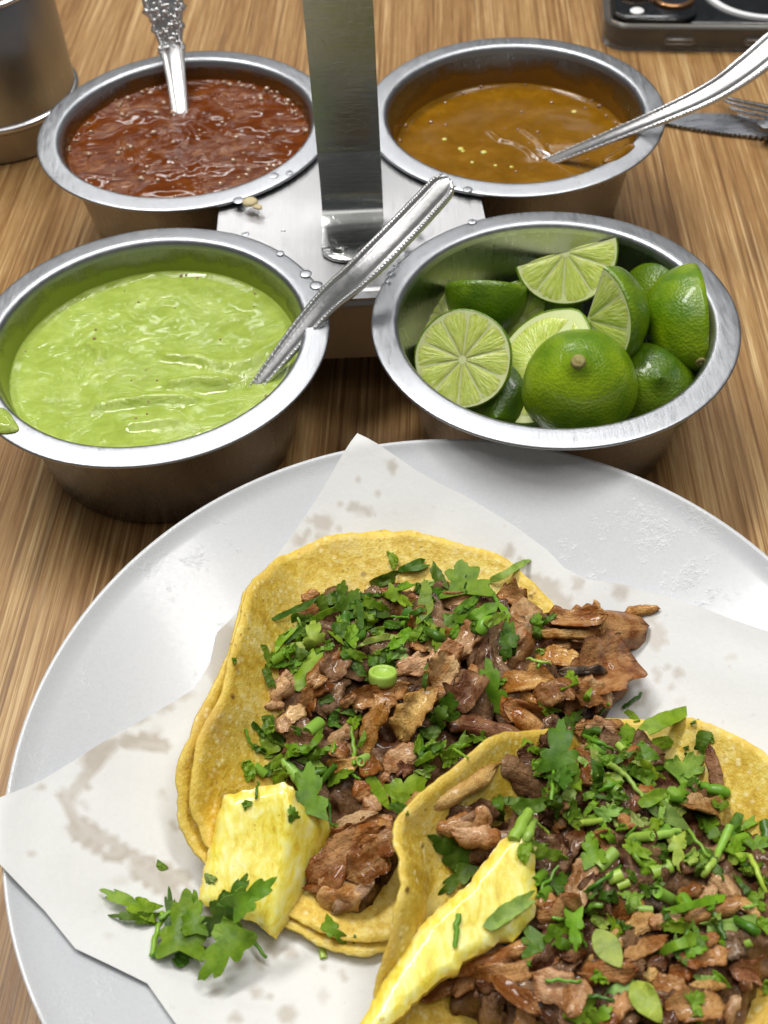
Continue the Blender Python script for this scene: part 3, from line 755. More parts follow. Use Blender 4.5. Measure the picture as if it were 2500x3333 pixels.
# visible upper layer
lime('lime half showing its full round cut face at front left', 'cross', L(999, 776, 3.35), cb(-.16, .06, .98), cb(1, .2, 0), 1.52, 0)
lime('lime half lying cut side up at the back, only peel in view', 'cross', L(1052, 622, 3.3), cb(.05, .97, -.12), cb(1, 0, 0), 1.36, 0)
lime('lime wedge with white pith stripe, between the round face and the dome', 'long', L(1172, 792, 3.0), cb(-.42, .30, .82), cb(.5, .85, 0), 1.62, 0)
lime('lime wedge with fan of segments on top of the back of the pile', 'crossq', L(1222, 545, 4.4), cb(.10, .02, .98), cb(.28, -.96, 0), 1.66, 0)
lime('lime wedge with its peel to the right and cut face to the left', 'crossq', L(1268, 690, 4.1), cb(-.66, -.18, .68), cb(.5, -.42, .5), 1.75, 0)
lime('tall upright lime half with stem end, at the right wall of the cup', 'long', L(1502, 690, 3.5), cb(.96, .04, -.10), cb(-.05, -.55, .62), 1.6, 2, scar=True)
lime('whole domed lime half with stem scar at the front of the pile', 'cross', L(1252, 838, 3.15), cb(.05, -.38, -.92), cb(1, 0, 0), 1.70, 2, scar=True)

# ------------------------------------------------------------------ shaker, phone, cutlery behind
sh = thing('shaker', 'brushed steel shaker with dark cap at the left edge of the table', 'shaker', (-15.6, 47.6, 0))
c_ = (-15.6, 47.6, 0)
mesh('base', lathe([(0, .02), (3.2, .02), (3.36, .1), (3.38, .6), (3.4, 1.35), (3.3, 1.45), (0, 1.45)], 72, c_), M['shaker_cap'], sh, auto=40)
mesh('base_ring', lathe([(3.2, 1.40), (3.48, 1.42), (3.54, 1.52), (3.52, 1.64), (3.42, 1.70), (3.2, 1.70)], 72, c_), M['polish'], sh)
mesh('body', lathe([(3.2, 1.65), (3.38, 1.68), (3.38, 2.5), (3.38, 6.3), (3.3, 6.45), (3.1, 6.5)], 72, c_), M['shaker'], sh, auto=50)
mesh('neck_ring', lathe([(3.2, 6.42), (3.5, 6.44), (3.56, 6.52), (3.5, 6.62), (3.2, 6.66)], 72, c_), M['polish'], sh)
mesh('cap', lathe([(3.2, 6.6), (3.38, 6.64), (3.4, 7.3), (3.34, 7.38), (3.4, 7.46), (3.4, 8.2), (3.34, 8.3), (3.4, 8.4), (3.38, 9.2), (3.1, 9.6), (2.2, 9.8), (0, 9.9)], 72, c_), M['shaker_cap'], sh, auto=40)

PA, PB = V3((11.4, 50.75, 0)), V3((18.8, 49.62, 0)); pu = (PB - PA).normalized(); pv = V3((-pu.y, pu.x, 0))
def ph(a, b, z=0): return PA + pu * a + pv * b + V3((0, 0, z))
phone = thing('smartphone', 'black smartphone in a clear case lying face down beyond the salsa', 'phone', ph(7.7, 3.8))
def pout(x0, x1, y0, y1, r): return [ph(x, y) for x, y in [((x0 + x1) / 2 + a_, (y0 + y1) / 2 + b_) for a_, b_ in rrect((x1 - x0) / 2, (y1 - y0) / 2, r, 6)]]
def slab2(o_, z0, z1, bev): return fixn(prism([(p.x, p.y) for p in o_], z0, z1, bev))
mesh('body', slab2(pout(.25, 15.3, .25, 7.5, .9), .12, 1.0, .08), M['frame'], phone, auto=40)
mesh('back_glass', slab2(pout(.4, 15.15, .4, 7.35, .8), 1.003, 1.03, .01), M['black'], phone, auto=40)
fr_o = pout(0, 15.55, 0, 7.75, 1.1); fr_i = pout(.3, 15.25, .3, 7.45, .85); n_ = len(fr_o)
vs, fs = [], []
for z in (0.02, 1.12): vs += [V3((p.x, p.y, z)) for p in fr_o] + [V3((p.x, p.y, z)) for p in fr_i]
vs += [V3((p.x, p.y, 1.25)) + (q - p) * .4 for p, q in zip(fr_o, fr_i)]
for i in range(n_):
    j = (i + 1) % n_
    fs += [[i, j, 2 * n_ + j, 2 * n_ + i], [n_ + i, 3 * n_ + i, 3 * n_ + j, n_ + j], [i, n_ + i, n_ + j, j], [2 * n_ + i, 2 * n_ + j, 4 * n_ + j, 4 * n_ + i], [4 * n_ + i, 4 * n_ + j, 3 * n_ + j, 3 * n_ + i]]
mesh('case', fixn((vs, fs)), M['case'], phone, auto=40)
isl = mesh('camera_plateau', slab2(pout(.45, 4.2, .5, 4.3, 1.0), 1.04, 1.28, .08), M['black'], phone, auto=40)
for x, y in ((1.55, 3.3), (3.2, 2.4)):
    q = ph(x, y); mesh('camera_ring', lathe([(.98, 1.2), (.98, 1.42), (.92, 1.48), (.80, 1.48), (.76, 1.40), (.76, 1.3)], 40, (q.x, q.y, 0)), M['copper'], phone, auto=40)
    mesh('lens', lathe([(0, 1.36), (.77, 1.36)], 32, (q.x, q.y, 0)), M['lens'], phone)
q = ph(1.5, 1.3); mesh('flash', lathe([(.32, 1.28), (.28, 1.31), (0, 1.31)], 24, (q.x, q.y, 0)), M['wring'], phone)
q = ph(7.6, 3.85); mesh('magnet_ring', lathe([(2.95, 1.03), (2.93, 1.16), (2.62, 1.16), (2.60, 1.03)], 80, (q.x, q.y, 0)), M['wring'], phone, auto=40)
for x0, x1 in ((2.75, 4.15), (6.3, 8.4)):
    o_ = [ph(x, -.08 + k * .1) for x, k in ((x0, 0), (x1, 0), (x1, 1), (x0, 1))]
    g = sweep([ph((x0 + x1) / 2, -.06, .50), ph((x0 + x1) / 2, .03, .50)], [(a_, b_) for a_, b_ in rrect((x1 - x0) / 2, .2, .18, 4)], ups=(0, 0, 1))
    bt = mesh('side_button', fixn(g), M['case'], phone, auto=40)
    ORG[bt.name] = ORG[phone.name]
    for dz in (-.1, .1): mesh('button_ridge', fixn(sweep([ph(x0 + .15, -.07, .5 + dz), ph(x1 - .15, -.07, .5 + dz)], circ(8, .045), ups=(0, 0, 1))), M['button'], phone)

# serrated knife and a fork lying over it
kn = thing('knife', 'serrated table knife lying on the table beside the orange salsa cup', 'knife', at(1500, 268, 0))
tp = [at(1405, 247, .12), at(1441, 245, .12), at(1573, 247, .12), at(1720, 285, .12), at(2100, 420, .12), at(2180, 470, .12)]
bt_ = [at(1405, 255, .12), at(1441, 268, .12), at(1525, 283, .12), at(1600, 293, .12), at(1720, 305, .12)]
bt_ = bez(bt_, 70); bt_ = [q + V3((0, -.09 if i % 2 else .05, 0)) for i, q in enumerate(bt_)]
o_ = [(q.x, q.y) for q in tp[:4]] + [(q.x, q.y) for q in bt_[::-1]]
v2, f2 = fill2d(o_, .35)
mesh('blade', fixn(shell([V3((q.x, q.y, .17)) for q in v2], f2, [V3((0, 0, 1))] * len(v2), .12)), M['knife'], kn, smooth=False)
hp = bez([tp[3].lerp(bt_[-1], .5), at(1900, 355, .2), at(2200, 480, .25)], 16)
mesh('handle', fixn(sweep(hp, rrect(.5, .18, .12), (0, 0, 1))), M['polish'], kn, auto=50)
fk = thing('fork', 'steel fork lying tines forward on the knife blade', 'fork', at(1650, 230, .3))
for (x0, y0), (x1, y1) in (((1549, 203), (1668, 232)), ((1562, 216), (1674, 244)), ((1577, 231), (1680, 256)), ((1594, 247), (1684, 268))):
    a_, b_ = at(x0, y0, .45), at(x1, y1, .75)
    P = bez([a_, a_.lerp(b_, .4) + V3((0, 0, -.06)), b_], 10)
    mesh('tine', fixn(sweep(P, rrect(.11, .06, .04, 2), (0, 0, 1), [(.55 + .045 * i, .7 + .03 * i) for i in range(11)])), M['fork'], fk, auto=50)
P = bez([at(1666, 250, .76), at(1720, 268, .85), at(1780, 300, .95), at(2000, 400, 1.2), at(2250, 520, .6)], 24)
mesh('neck', fixn(sweep(P, rrect(1, .09, .05, 2), (0, 0, 1), [(1.05, 1), (1.15, 1), (1.15, 1), (1.05, 1), (.9, 1), (.7, 1), (.5, 1), (.4, 1.1), (.32, 1.2)] + [(.30 + .01 * i, 1.2) for i in range(16)])), M['fork'], fk, auto=50)

# ------------------------------------------------------------------ plate
prof = []
for i in range(25):
    r = PR * i / 24 * .985; prof.append((r, plate_z(PC.x + r, PC.y) - .0))
top = prof + [(PR - .10, plate_z(PC.x + PR - .1, PC.y) + .03), (PR - .02, 3.33), (PR, 3.27), (PR - .03, 3.18)]
bot = [(r, z - .28) for r, z in reversed(prof[12:])] + [(5.4, .55), (5.3, .04), (5.0, .04), (4.9, .5), (4.2, .95), (0, .95)]
pl_o = mesh('plate', lathe(top + bot, 160, (PC.x, PC.y, 0)), M['plate'])
tag(pl_o, 'white round melamine plate carrying the paper and two tacos', 'plate')

# ------------------------------------------------------------------ paper sheet
POL = [(772, 939), (900, 1022), (1000, 1073), (1115, 1141), (1183, 1190), (1219, 1230), (1267, 1258), (1355, 1270), (1436, 1290), (1659, 1366), (1850, 1440),
       (1960, 1800), (1960, 2300), (1500, 2480), (900, 2450), (520, 2330), (380, 2212), (320, 2127), (240, 2088), (165, 2052), (100, 1972), (30, 1900), (-30, 1840), (-32, 1745),
       (30, 1712), (166, 1646), (250, 1592), (332, 1543), (420, 1490), (456, 1433), (470, 1370), (507, 1338), (560, 1262), (611, 1194), (690, 1070), (730, 1000)]
def paper_z(p): return plate_z(p.x, p.y) + .07
pw = [on_plate(x, y, .07) for x, y in POL]
P2 = []
for i in range(len(pw)):
    a_, b_ = pw[i], pw[(i + 1) % len(pw)]; n_ = max(1, int((b_ - a_).length / .3))
    for k in range(n_): q = a_.lerp(b_, k / n_); P2.append((q.x, q.y))
v2, f2 = fill2d(P2, .15, .15)
STREAK = [([(352, 1610), (250, 1605), (205, 1640), (180, 1690), (140, 1720), (165, 1770), (215, 1810), (260, 1830), (330, 1870), (400, 1900)], 15), ([(148, 1790), (220, 1845), (300, 1850), (370, 1905)], 11),
          ([(250, 1600), (330, 1590)], 9), ([(300, 1880), (380, 1935), (420, 1960)], 22), ([(190, 1640), (230, 1600)], 14)]
SPOT = [(845, 1005, 13), (852, 1015, 9), (776, 1040, 8), (820, 1070, 7), (770, 1095, 14), (790, 1102, 12), (800, 1110, 9), (755, 1100, 9), (700, 1130, 22), (680, 1125, 14), (660, 1150, 10), (730, 1140, 9), (650, 1170, 12), (690, 1160, 12),
        (1190, 1275, 26), (1150, 1260, 22), (1215, 1300, 18), (1340, 1275, 20), (1250, 1262, 16), (1230, 1330, 20), (1100, 1195, 16), (1130, 1430 * 0 + 1215, 14), (1395, 1335, 22), (1415, 1375, 26), (1420, 1450, 9), (1440, 1443, 8), (1465, 1453, 13), (1415, 1470, 8), (1450, 1490, 7), (1370, 1470, 16), (1390, 1500, 12), (1380, 1520, 10),
        (360, 1440, 10), (490, 1380, 34), (470, 1420, 30), (480, 1460, 26), (400, 1500, 14), (360, 1520, 20), (300, 1560, 10), (590, 2050, 22), (630, 2060, 16), (560, 2080, 14), (700, 2090, 8), (740, 2110, 10), (640, 2160, 9), (480, 1990, 12), (390, 2040, 12), (340, 2045, 10), (550, 2140, 14), (620, 2190, 20), (660, 2170, 9), (330, 1960, 7), (270, 1980, 8),
        (470, 2140, 12), (510, 2200, 14), (60, 1840, 8), (90, 1700, 6), (430, 1820, 14), (380, 1780, 9), (520, 2080, 12), (580, 2150, 9), (1480, 1400, 5), (1560, 1440, 4), (560, 1210 * 0 + 1300, 12), (740, 1190 * 0 + 1090, 8)]
tops, stn = [], []
def proj(p):
    d = p - CAM; z = d.dot(CF); return ((d.dot(CR) / z * FPX + 1250) / DSC, (-d.dot(CU) / z * FPX + 1666.5) / DSC)
for q in v2:
    p = V3((q.x, q.y, 0)); p.z = paper_z(p)
    e = polyd(q.x, q.y, P2)
    wr = N(q.x * .35, q.y * .35, 2.0) * .10 + N(q.x * 1.1, q.y * 1.1, 5.0) * .025
    lift = .16 * sst(2.2, .0, e) * (.5 + N(q.x * .5, q.y * .5, 9))
    p.z += max(wr * .8, -.03) + max(lift, 0)
    u, w_ = proj(p); u += 7 * N(p.x * 2.5, p.y * 2.5, 1); w_ += 7 * N(p.x * 2.5, p.y * 2.5, 8); s = 0
    for ln, wd in STREAK:
        d = polyd(u, w_, ln, False); s = max(s, .78 * sst(wd * 1.08, wd * .86, d) * (.75 + .25 * sst(wd * .3, wd * .85, d)))
    for x, y, r in SPOT:
        d = math.hypot(u - x, w_ - y) * (1 + .35 * N(math.atan2(w_ - y, u - x) * 1.2, x)); s = max(s, .62 * sst(r * 1.08, r * .86, d))
    s = max(s, .4 * sst(.25, .5, N(p.x * 1.3, p.y * 1.3, 40)) * sst(.2, .42, N(p.x * 2.3, p.y * 2.3, 4)))
    tops.append(p); stn.append(s)
nn = vnormals(tops, f2)
if sum(k.z for k in nn) < 0: f2 = [list(f)[::-1] for f in f2]; nn = [-k for k in nn]
pap = mesh('paper_sheet', shell(tops, f2, nn, .018), M['paper'], attrs={'stain': stn + stn}, auto=50)
tag(pap, 'white waxed paper sheet with grease stains lying under the tacos', 'paper')

# ------------------------------------------------------------------ tortillas
def tortilla(label, cpx, rim, inset, drop, seed, g0=.42, th=.13, mat=None):
    """rim: (px, py, height over the plate, belly). cpx: centre. inset: share of the radius, drop: lower by"""
    c = on_plate(*cpx, .25); na, ns = 180, 30
    rp = closed_cr([(*on_plate(x, y, h_), b_) for x, y, h_, b_ in rim], na)
    vs, edge = [], []
    for j in range(ns + 1):
        s = j / ns
        for i in range(na):
            p = V3(rp[i][:3]); bl = rp[i][3]; ro = p.z - plate_z(p.x, p.y)
            a_ = 2 * math.pi * i / na
            ins = 1 - inset * (1 + .5 * N(math.cos(a_) * 2, math.sin(a_) * 2, seed))
            q = (s + bl * math.sin(math.pi * sst(.55, 1.0, s)) ** 2 * 1.0) * ins * (1 + (.016 * N(math.cos(a_) * 6, math.sin(a_) * 6, seed + 5) + .010 * N(math.cos(a_) * 19, math.sin(a_) * 19, seed + 5)) * s ** 6)
            x = c.x + (p.x - c.x) * q; y = c.y + (p.y - c.y) * q
            g = max(0, (s - g0) / (1 - g0)) ** 1.6
            off = .22 + (ro - .22) * g
            z = plate_z(x, y) + off - drop * (1 - .3 * s) + .035 * N(x * .9, y * .9, seed) * (1 - .3 * s) + .02 * N(x * 3, y * 3, seed + 2)
            vs.append(V3((x, y, z))); edge.append(sst(.95, 1.0, s))
    fs = []
    for j in range(ns):
        for i in range(na):
            k = (i + 1) % na; fs.append([j * na + i, j * na + k, (j + 1) * na + k, (j + 1) * na + i])
    nn = vnormals(vs, fs)
    if sum(k.z for k in nn) < 0: fs = [f[::-1] for f in fs]; nn = [-k for k in nn]
    thl = [th * (1 - .45 * (j / ns) ** 8) for j in range(ns + 1) for _ in range(na)]
    geo = shell(vs, fs, nn, thl)
    o = mesh('tortilla', geo, M['tortilla'], attrs={'edge': edge + edge})
    tag(o, label, 'tortilla')
    return (vs, fs)
RIM1 = [(620, 1195, .9, 0), (700, 1160, .7, 0), (800, 1146, .6, 0), (900, 1149, .6, 0), (1000, 1170, .6, 0), (1080, 1203, .6, 0), (1150, 1260, .55, 0), (1207, 1320, .5, 0), (1245, 1400, .4, 0), (1270, 1500, .4, 0),
        (1250, 1620, .4, 0), (1180, 1750, .4, 0), (1080, 1870, .4, 0), (950, 1990, .4, 0), (860, 2045, .4, 0), (785, 2058, .45, 0), (700, 2040, .5, 0), (620, 1998, .55, 0), (530, 1935, .6, 0), (440, 1858, .9, 0), (392, 1790, 1.2, .0), (384, 1700, 1.7, .01), (402, 1600, 2.1, .02),
        (450, 1500, 2.3, .02), (490, 1420, 2.45, .02), (513, 1340, 2.45, .02), (530, 1275, 2.2, .01), (572, 1225, 1.6, 0)]
RIM2 = [(1310, 1556, 1.0, 0), (1400, 1562, .9, 0), (1480, 1553, 1.1, 0), (1560, 1580, 1.1, 0), (1659, 1640, 1.1, 0), (1770, 1760, 1.0, 0), (1840, 1950, .8, 0), (1810, 2200, .6, 0), (1700, 2400, .5, 0), (1450, 2520, .5, 0), (1150, 2480, .5, 0), (950, 2400, .5, 0),
        (845, 2290, .7, .0), (805, 2180, 1.3, .03), (826, 2080, 2.1, .06), (858, 1960, 2.8, .10), (862, 1870, 3.0, .09), (849, 1790, 3.0, .03), (900, 1730, 3.0, .0), (980, 1665, 2.9, 0), (1055, 1600, 2.7, 0), (1115, 1585, 2.0, 0), (1210, 1575, 1.4, 0)]
T1b = tortilla('lower corn tortilla of the back taco, its edge showing outside the upper one', (880, 1590), RIM1, 0.0, .10, 3.0)
T1 = tortilla('upper corn tortilla of the back taco, folded up on its left side', (885, 1585), [(x + (26 if x < 520 and y > 1480 else 3), y - (14 if y > 1900 else -1), h_, b_) for x, y, h_, b_ in RIM1], .012, -.14, 8.0)
T2b = tortilla('lower corn tortilla of the front taco, lying under the folded one', (1340, 1960), RIM2, .02, .10, 13.0)
T2 = tortilla('upper corn tortilla of the front taco with a tall folded left edge', (1340, 1950), [(x + (6 if x < 900 else 0), y, h_ + .08, b_) for x, y, h_, b_ in RIM2], .0, -.14, 17.0)

# ------------------------------------------------------------------ the heaps of roast pork
FILL1 = [(612, 1300), (700, 1268), (790, 1278), (870, 1245), (1000, 1258), (1100, 1285), (1180, 1330), (1290, 1315), (1395, 1310), (1350, 1400), (1340, 1480), (1310, 1545), (1230, 1600), (1100, 1660), (985, 1730), (890, 1810), (845, 1900), (805, 1960), (720, 1975), (690, 1900), (715, 1810), (640, 1720), (565, 1660), (545, 1560), (585, 1480), (588, 1390)]
FILL2 = [(925, 1770), (1060, 1690), (1130, 1600), (1230, 1560), (1330, 1565), (1420, 1590), (1500, 1625), (1545, 1700), (1585, 1780), (1645, 1830), (1740, 1900), (1740, 2050), (1650, 2130), (1590, 2280), (1400, 2360), (1150, 2330), (1020, 2200), (965, 2180), (965, 2100), (965, 1950), (940, 1850)]
CURB = []                                     # solids food can lie on: (verts, faces)
def add_solid(g): CURB.append(g)
for g in (T1, T2): add_solid(g)
add_solid((tops, [list(f) for f in f2]))
def heap(Pz, H, seed, reach=120):
    v2, f2 = fill2d([tuple(p) for p in Pz], 11, .25); out = []
    for q in v2:
        d = polyd(q.x, q.y, Pz); off = .42 + H * math.sqrt(min(1, d / reach)) + .30 * N(q.x * .025, q.y * .025, seed) + .12 * N(q.x * .06, q.y * .06, seed)
        out.append(on_plate(q.x, q.y, off))
    nn = vnormals(out, f2)
    if sum(k.z for k in nn) < 0: f2 = [list(f)[::-1] for f in f2]
    return out, [list(f) for f in f2]
HEAPS = [heap(FILL1, 1.15, 1.0), heap(FILL2, 1.5, 6.0)]
for g in HEAPS: add_solid((([p - V3((0, 0, .2)) for p in g[0]]), g[1]))
class Stack:
    def __init__(s): s.trees = []; s.new = []; s.base()
    def base(s):
        s.trees = [BVHTree.FromPolygons([tuple(v_) for v_ in g[0]], g[1]) for g in CURB]
    def add(s, g):
        s.new.append(g)
        if len(s.new) >= 14: s.flush()
    def flush(s):
        if s.new:
            j = join(*s.new); s.trees.append(BVHTree.FromPolygons([tuple(v_) for v_ in j[0]], j[1])); s.new = []
    def hit(s, px, py):
        d = ray(px, py); l = d.length; best = None
        for t_ in s.trees:
            r_ = t_.ray_cast(CAM, d / l)
            if r_[0] is not None and (best is None or r_[3] / l < best[0]): best = (r_[3] / l, r_[1])
        if best is None: p = on_plate(px, py, .1); return ((p - CAM).dot(CF), V3((0, 0, 1)))
        n_ = best[1]; n_ = -n_ if n_.dot(d) > 0 else n_
        return best[0], n_
STK = Stack()
TILE = {1: (530.8, 1161.3, .24), 2: (895.8, 1161.3, .32), 3: (497.7, 1459.9, .26), 4: (895.8, 1493.1, .24), 5: (1227.6, 1493.1, .26), 6: (829.5, 1791.7, .26), 7: (1227.6, 1824.9, .26), 8: (199, 1824.9, .4), 0: (0, 0, 1)}
def T(tl, x, y): o = TILE[tl]; return o[0] + o[2] * x, o[1] + o[2] * y
MARKS = [('the pineapple slab', 590, 1800), ('the long pineapple strip', 1010, 1990), ('the scallion ring', 827, 1460), ('the folded tortilla edge', 870, 1790), ('the top of the back tortilla', 850, 1240), ('the left fold of the back tortilla', 570, 1420),
         ('the rolled crisp piece', 1300, 1350), ('the right tip of the back taco', 1330, 1470), ('the middle of the back taco', 900, 1500), ('the meeting of the two tacos', 1140, 1580), ('the big dark leaf', 1200, 1600), ('the top of the front tortilla', 1440, 1600), ('the centre of the front taco', 1400, 1800),
         ('the bright curved stem', 1560, 1850), ('the long pale leaf', 1430, 1740), ('the right edge of the picture', 1630, 1950), ('the bottom of the front taco', 1300, 2150), ('the lower right corner', 1560, 2150), ('the foot of the back taco', 740, 1900), ('the sliced stems of the front taco', 1330, 1950)]
TAKEN = {}
def near(px, py): return min(MARKS, key=lambda k: math.hypot(k[1] - px, k[2] - py))[0]
def locs(mid, a_, b_):
    ms = sorted(MARKS, key=lambda k: math.hypot(k[1] - mid[0], k[2] - mid[1]))[:3]; o = []
    an = math.degrees(math.atan2(abs(b_[1] - a_[1]), abs(b_[0] - a_[0]))); ori = 'level' if an < 25 else ('upright' if an > 65 else 'slanting')
    for nr, x, y in ms:
        dx = 'left of' if mid[0] < x else 'right of'; dy = 'above' if mid[1] < y else 'below'
        for w_ in ('by', dx, dy, dy + ' and ' + dx): o.append(('', w_ + ' ' + nr)); o.append((ori + ' ', w_ + ' ' + nr))
    return o
def uniq(lb, alts):
    for o_, a_ in alts:
        s_ = lb.replace('*', a_).replace('#', o_)
        if s_ not in TAKEN and len(s_.split()) <= 16: TAKEN[s_] = 1; return s_
    return lb.replace('*', alts[-1][1]).replace('#', '')
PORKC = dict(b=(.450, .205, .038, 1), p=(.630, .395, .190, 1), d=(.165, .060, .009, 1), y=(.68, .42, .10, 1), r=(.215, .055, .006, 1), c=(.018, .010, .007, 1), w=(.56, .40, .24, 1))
PW = dict(b='brown', p='pinkish grey', d='dark', y='golden', r='glossy red brown', c='charred black', w='pale')
def pork(tl, x0, y0, x1, y1, w_, tone, th=None, seed=None, hidden=False, curl=None):
    sd = random.uniform(0, 90) if seed is None else seed
    a_, b_ = T(tl, x0, y0), T(tl, x1, y1); wpx = w_ * TILE[tl][2]
    mid = ((a_[0] + b_[0]) / 2, (a_[1] + b_[1]) / 2)
    dm, nm = STK.hit(*mid); d0, n0 = STK.hit(a_[0] * .8 + mid[0] * .2, a_[1] * .8 + mid[1] * .2); d1, n1 = STK.hit(b_[0] * .8 + mid[0] * .2, b_[1] * .8 + mid[1] * .2)
    d0 = dm + min(max(d0 - dm, -.55), .55) * .8; d1 = dm + min(max(d1 - dm, -.55), .55) * .8
    pm = CAM + ray(*mid) * dm; k = dm * DSC / FPX
    v_ = (CAM - pm).normalized()
    P0, P1 = CAM + ray(*a_) * d0, CAM + ray(*b_) * d1
    Lh = (P1 - P0).length / 2 * 1.24; Wh = max(wpx * k / 2 * 1.16, .12)
    if Lh < .1: Lh = .1
    tt = (P1 - P0).normalized()
    nn = (nm + n0 * .5 + n1 * .5 + v_ * 1.3 + V3((random.uniform(-.5, .5), random.uniform(-.5, .5), random.uniform(-.2, .4)))).normalized()
    nn = (nn - tt * nn.dot(tt)).normalized(); sd_ = nn.cross(tt)
    Th = th or min(.42, .17 + .22 * Wh)
    ctr = (P0 + P1) / 2 * .5 + pm * .5 + v_ * Th * .55
    nu, nv = (22, 13) if Lh > .45 else (16, 9)
    kc = curl if curl is not None else random.choice((-1, 1, 1)) * random.uniform(.2, 1.3); kl = random.uniform(-.3, .6); tw = random.uniform(-.8, .8)
    vs, fs, edge, fu, fv = [], [], [], [], []
    for side in (1, -1):
        for i in range(nu + 1):
            u = -1 + 2 * i / nu
            eu = max(0, 1 - abs(u) ** 4.5) ** .6; e2 = .30 * (1 - abs(u))  
            for j in range(nv + 1):
                t_ = -1 + 2 * j / nv
                hw = Wh * eu * (1.0 + .45 * N(u * 2.0, sd, 3 * (1 if t_ > 0 else -1)) + .20 * N(u * 5.5, sd + 7, (5 if t_ > 0 else -5)) + .08 * N(u * 13, sd + 3, (5 if t_ > 0 else -5)))
                x = u * Lh * (1 + .30 * N(t_ * 2.5, sd, 9 + (u > 0)) * abs(u) ** 3); y = t_ * hw + Wh * .35 * N(u * 1.6, sd + 11, 1)
                e = max(abs(t_), abs(u) ** 2)
                z = side * Th / 2 * (max(0, 1 - abs(t_) ** 2.9) ** .52) * (.25 + .75 * eu)
                x3, y3 = x * 2.2 + sd * 3, y * 2.2
                b_n = .13 * N(x3, y3, sd) + .05 * N(x3 * 2.7, y3 * 2.7, sd + side) + .018 * N(x * 2.5, y * 10, sd + 2)
                z += b_n * (1 if side > 0 else .8) * min(1, Wh * 2.2)
                z += kc * (y * y) / max(Wh, .2) * .75 - kl * (x * x) / max(Lh, .4) * .55 + tw * x * y / max(Lh, .3) * .6
                vs.append(ctr + tt * x + sd_ * y + nn * z); edge.append(max(0, sst(.72, 1.0, e) * (.6 + .4 * N(x3, y3, 4)))); fu.append(x); fv.append(y)
    o1 = (nu + 1) * (nv + 1)
    for i in range(nu):
        for j in range(nv):
            q = i * (nv + 1) + j; r_ = q + nv + 1
            fs.append([q, r_, r_ + 1, q + 1]); fs.append([o1 + q, o1 + q + 1, o1 + r_ + 1, o1 + r_])
    for i in range(nu):
        for j in (0, nv):
            q = i * (nv + 1) + j; r_ = q + nv + 1
            f = [q, o1 + q, o1 + r_, r_]; fs.append(f if j == 0 else f[::-1])
    for j in range(nv):
        for i in (0, nu):
            q = i * (nv + 1) + j; f = [q, q + 1, o1 + q + 1, o1 + q]; fs.append(f if i == 0 else f[::-1])
    if hidden: STK.add((vs, fs)); return (vs, fs), edge, fu, fv
    o = mesh('pork_piece', (vs, fs), M['pork'], attrs={'edge': edge, 'fu': fu, 'fv': fv})
    c0 = PORKC[tone]; jt = random.uniform(.82, 1.18); o.color = (c0[0] * jt, c0[1] * jt * random.uniform(.94, 1.06), c0[2] * jt * random.uniform(.9, 1.1), 1)
    tk = 'back' if (mid[1] < 1560 + (1000 - mid[0]) * .55 if mid[0] < 1130 else mid[1] < 1540) else 'front'
    size = 'large' if Lh * Wh > .55 else ('small' if Lh * Wh < .16 else 'medium')
    shp = 'strip' if Lh > 2.0 * Wh else 'chunk'
    if True:
        lb = uniq('%s #%s roast pork %s *' % (size, PW[tone], shp), locs(mid, a_, b_))
    tag(o, lb, 'pork', 'roast pork pieces in the %s taco' % tk)
    STK.add((vs, fs)); return o
# hidden scraps packed under the loose pieces
rs = random.Random(5)
SCRAPS = ([], [])
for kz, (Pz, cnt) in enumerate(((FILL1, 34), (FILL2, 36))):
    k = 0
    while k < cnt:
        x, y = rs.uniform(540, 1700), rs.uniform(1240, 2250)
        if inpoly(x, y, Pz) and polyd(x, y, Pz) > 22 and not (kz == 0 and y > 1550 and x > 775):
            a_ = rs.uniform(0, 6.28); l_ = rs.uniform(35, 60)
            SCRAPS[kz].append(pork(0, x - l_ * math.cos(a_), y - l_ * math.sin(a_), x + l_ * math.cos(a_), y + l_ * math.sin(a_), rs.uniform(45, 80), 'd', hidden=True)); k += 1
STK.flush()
for k, (g, lb) in enumerate(zip(HEAPS, ('shade-darkened shredded pork packed in the back taco under the loose pieces', 'shade-darkened shredded pork packed in the front taco under the loose pieces'))):
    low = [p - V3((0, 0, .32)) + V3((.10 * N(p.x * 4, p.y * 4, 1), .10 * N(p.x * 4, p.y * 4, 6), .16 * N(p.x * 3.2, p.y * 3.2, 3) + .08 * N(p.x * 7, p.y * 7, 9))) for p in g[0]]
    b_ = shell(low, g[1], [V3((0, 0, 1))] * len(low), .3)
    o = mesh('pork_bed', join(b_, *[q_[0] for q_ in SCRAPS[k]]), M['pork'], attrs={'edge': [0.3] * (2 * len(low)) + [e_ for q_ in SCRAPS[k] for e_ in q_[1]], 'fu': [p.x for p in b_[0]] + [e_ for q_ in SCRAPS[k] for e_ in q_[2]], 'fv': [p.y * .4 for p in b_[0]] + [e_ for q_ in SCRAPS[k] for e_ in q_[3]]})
    o.color = (.105, .038, .005, 1); tag(o, lb, 'pork', None, 'stuff')  # bed tinted dark, standing for the shade between the loose pieces
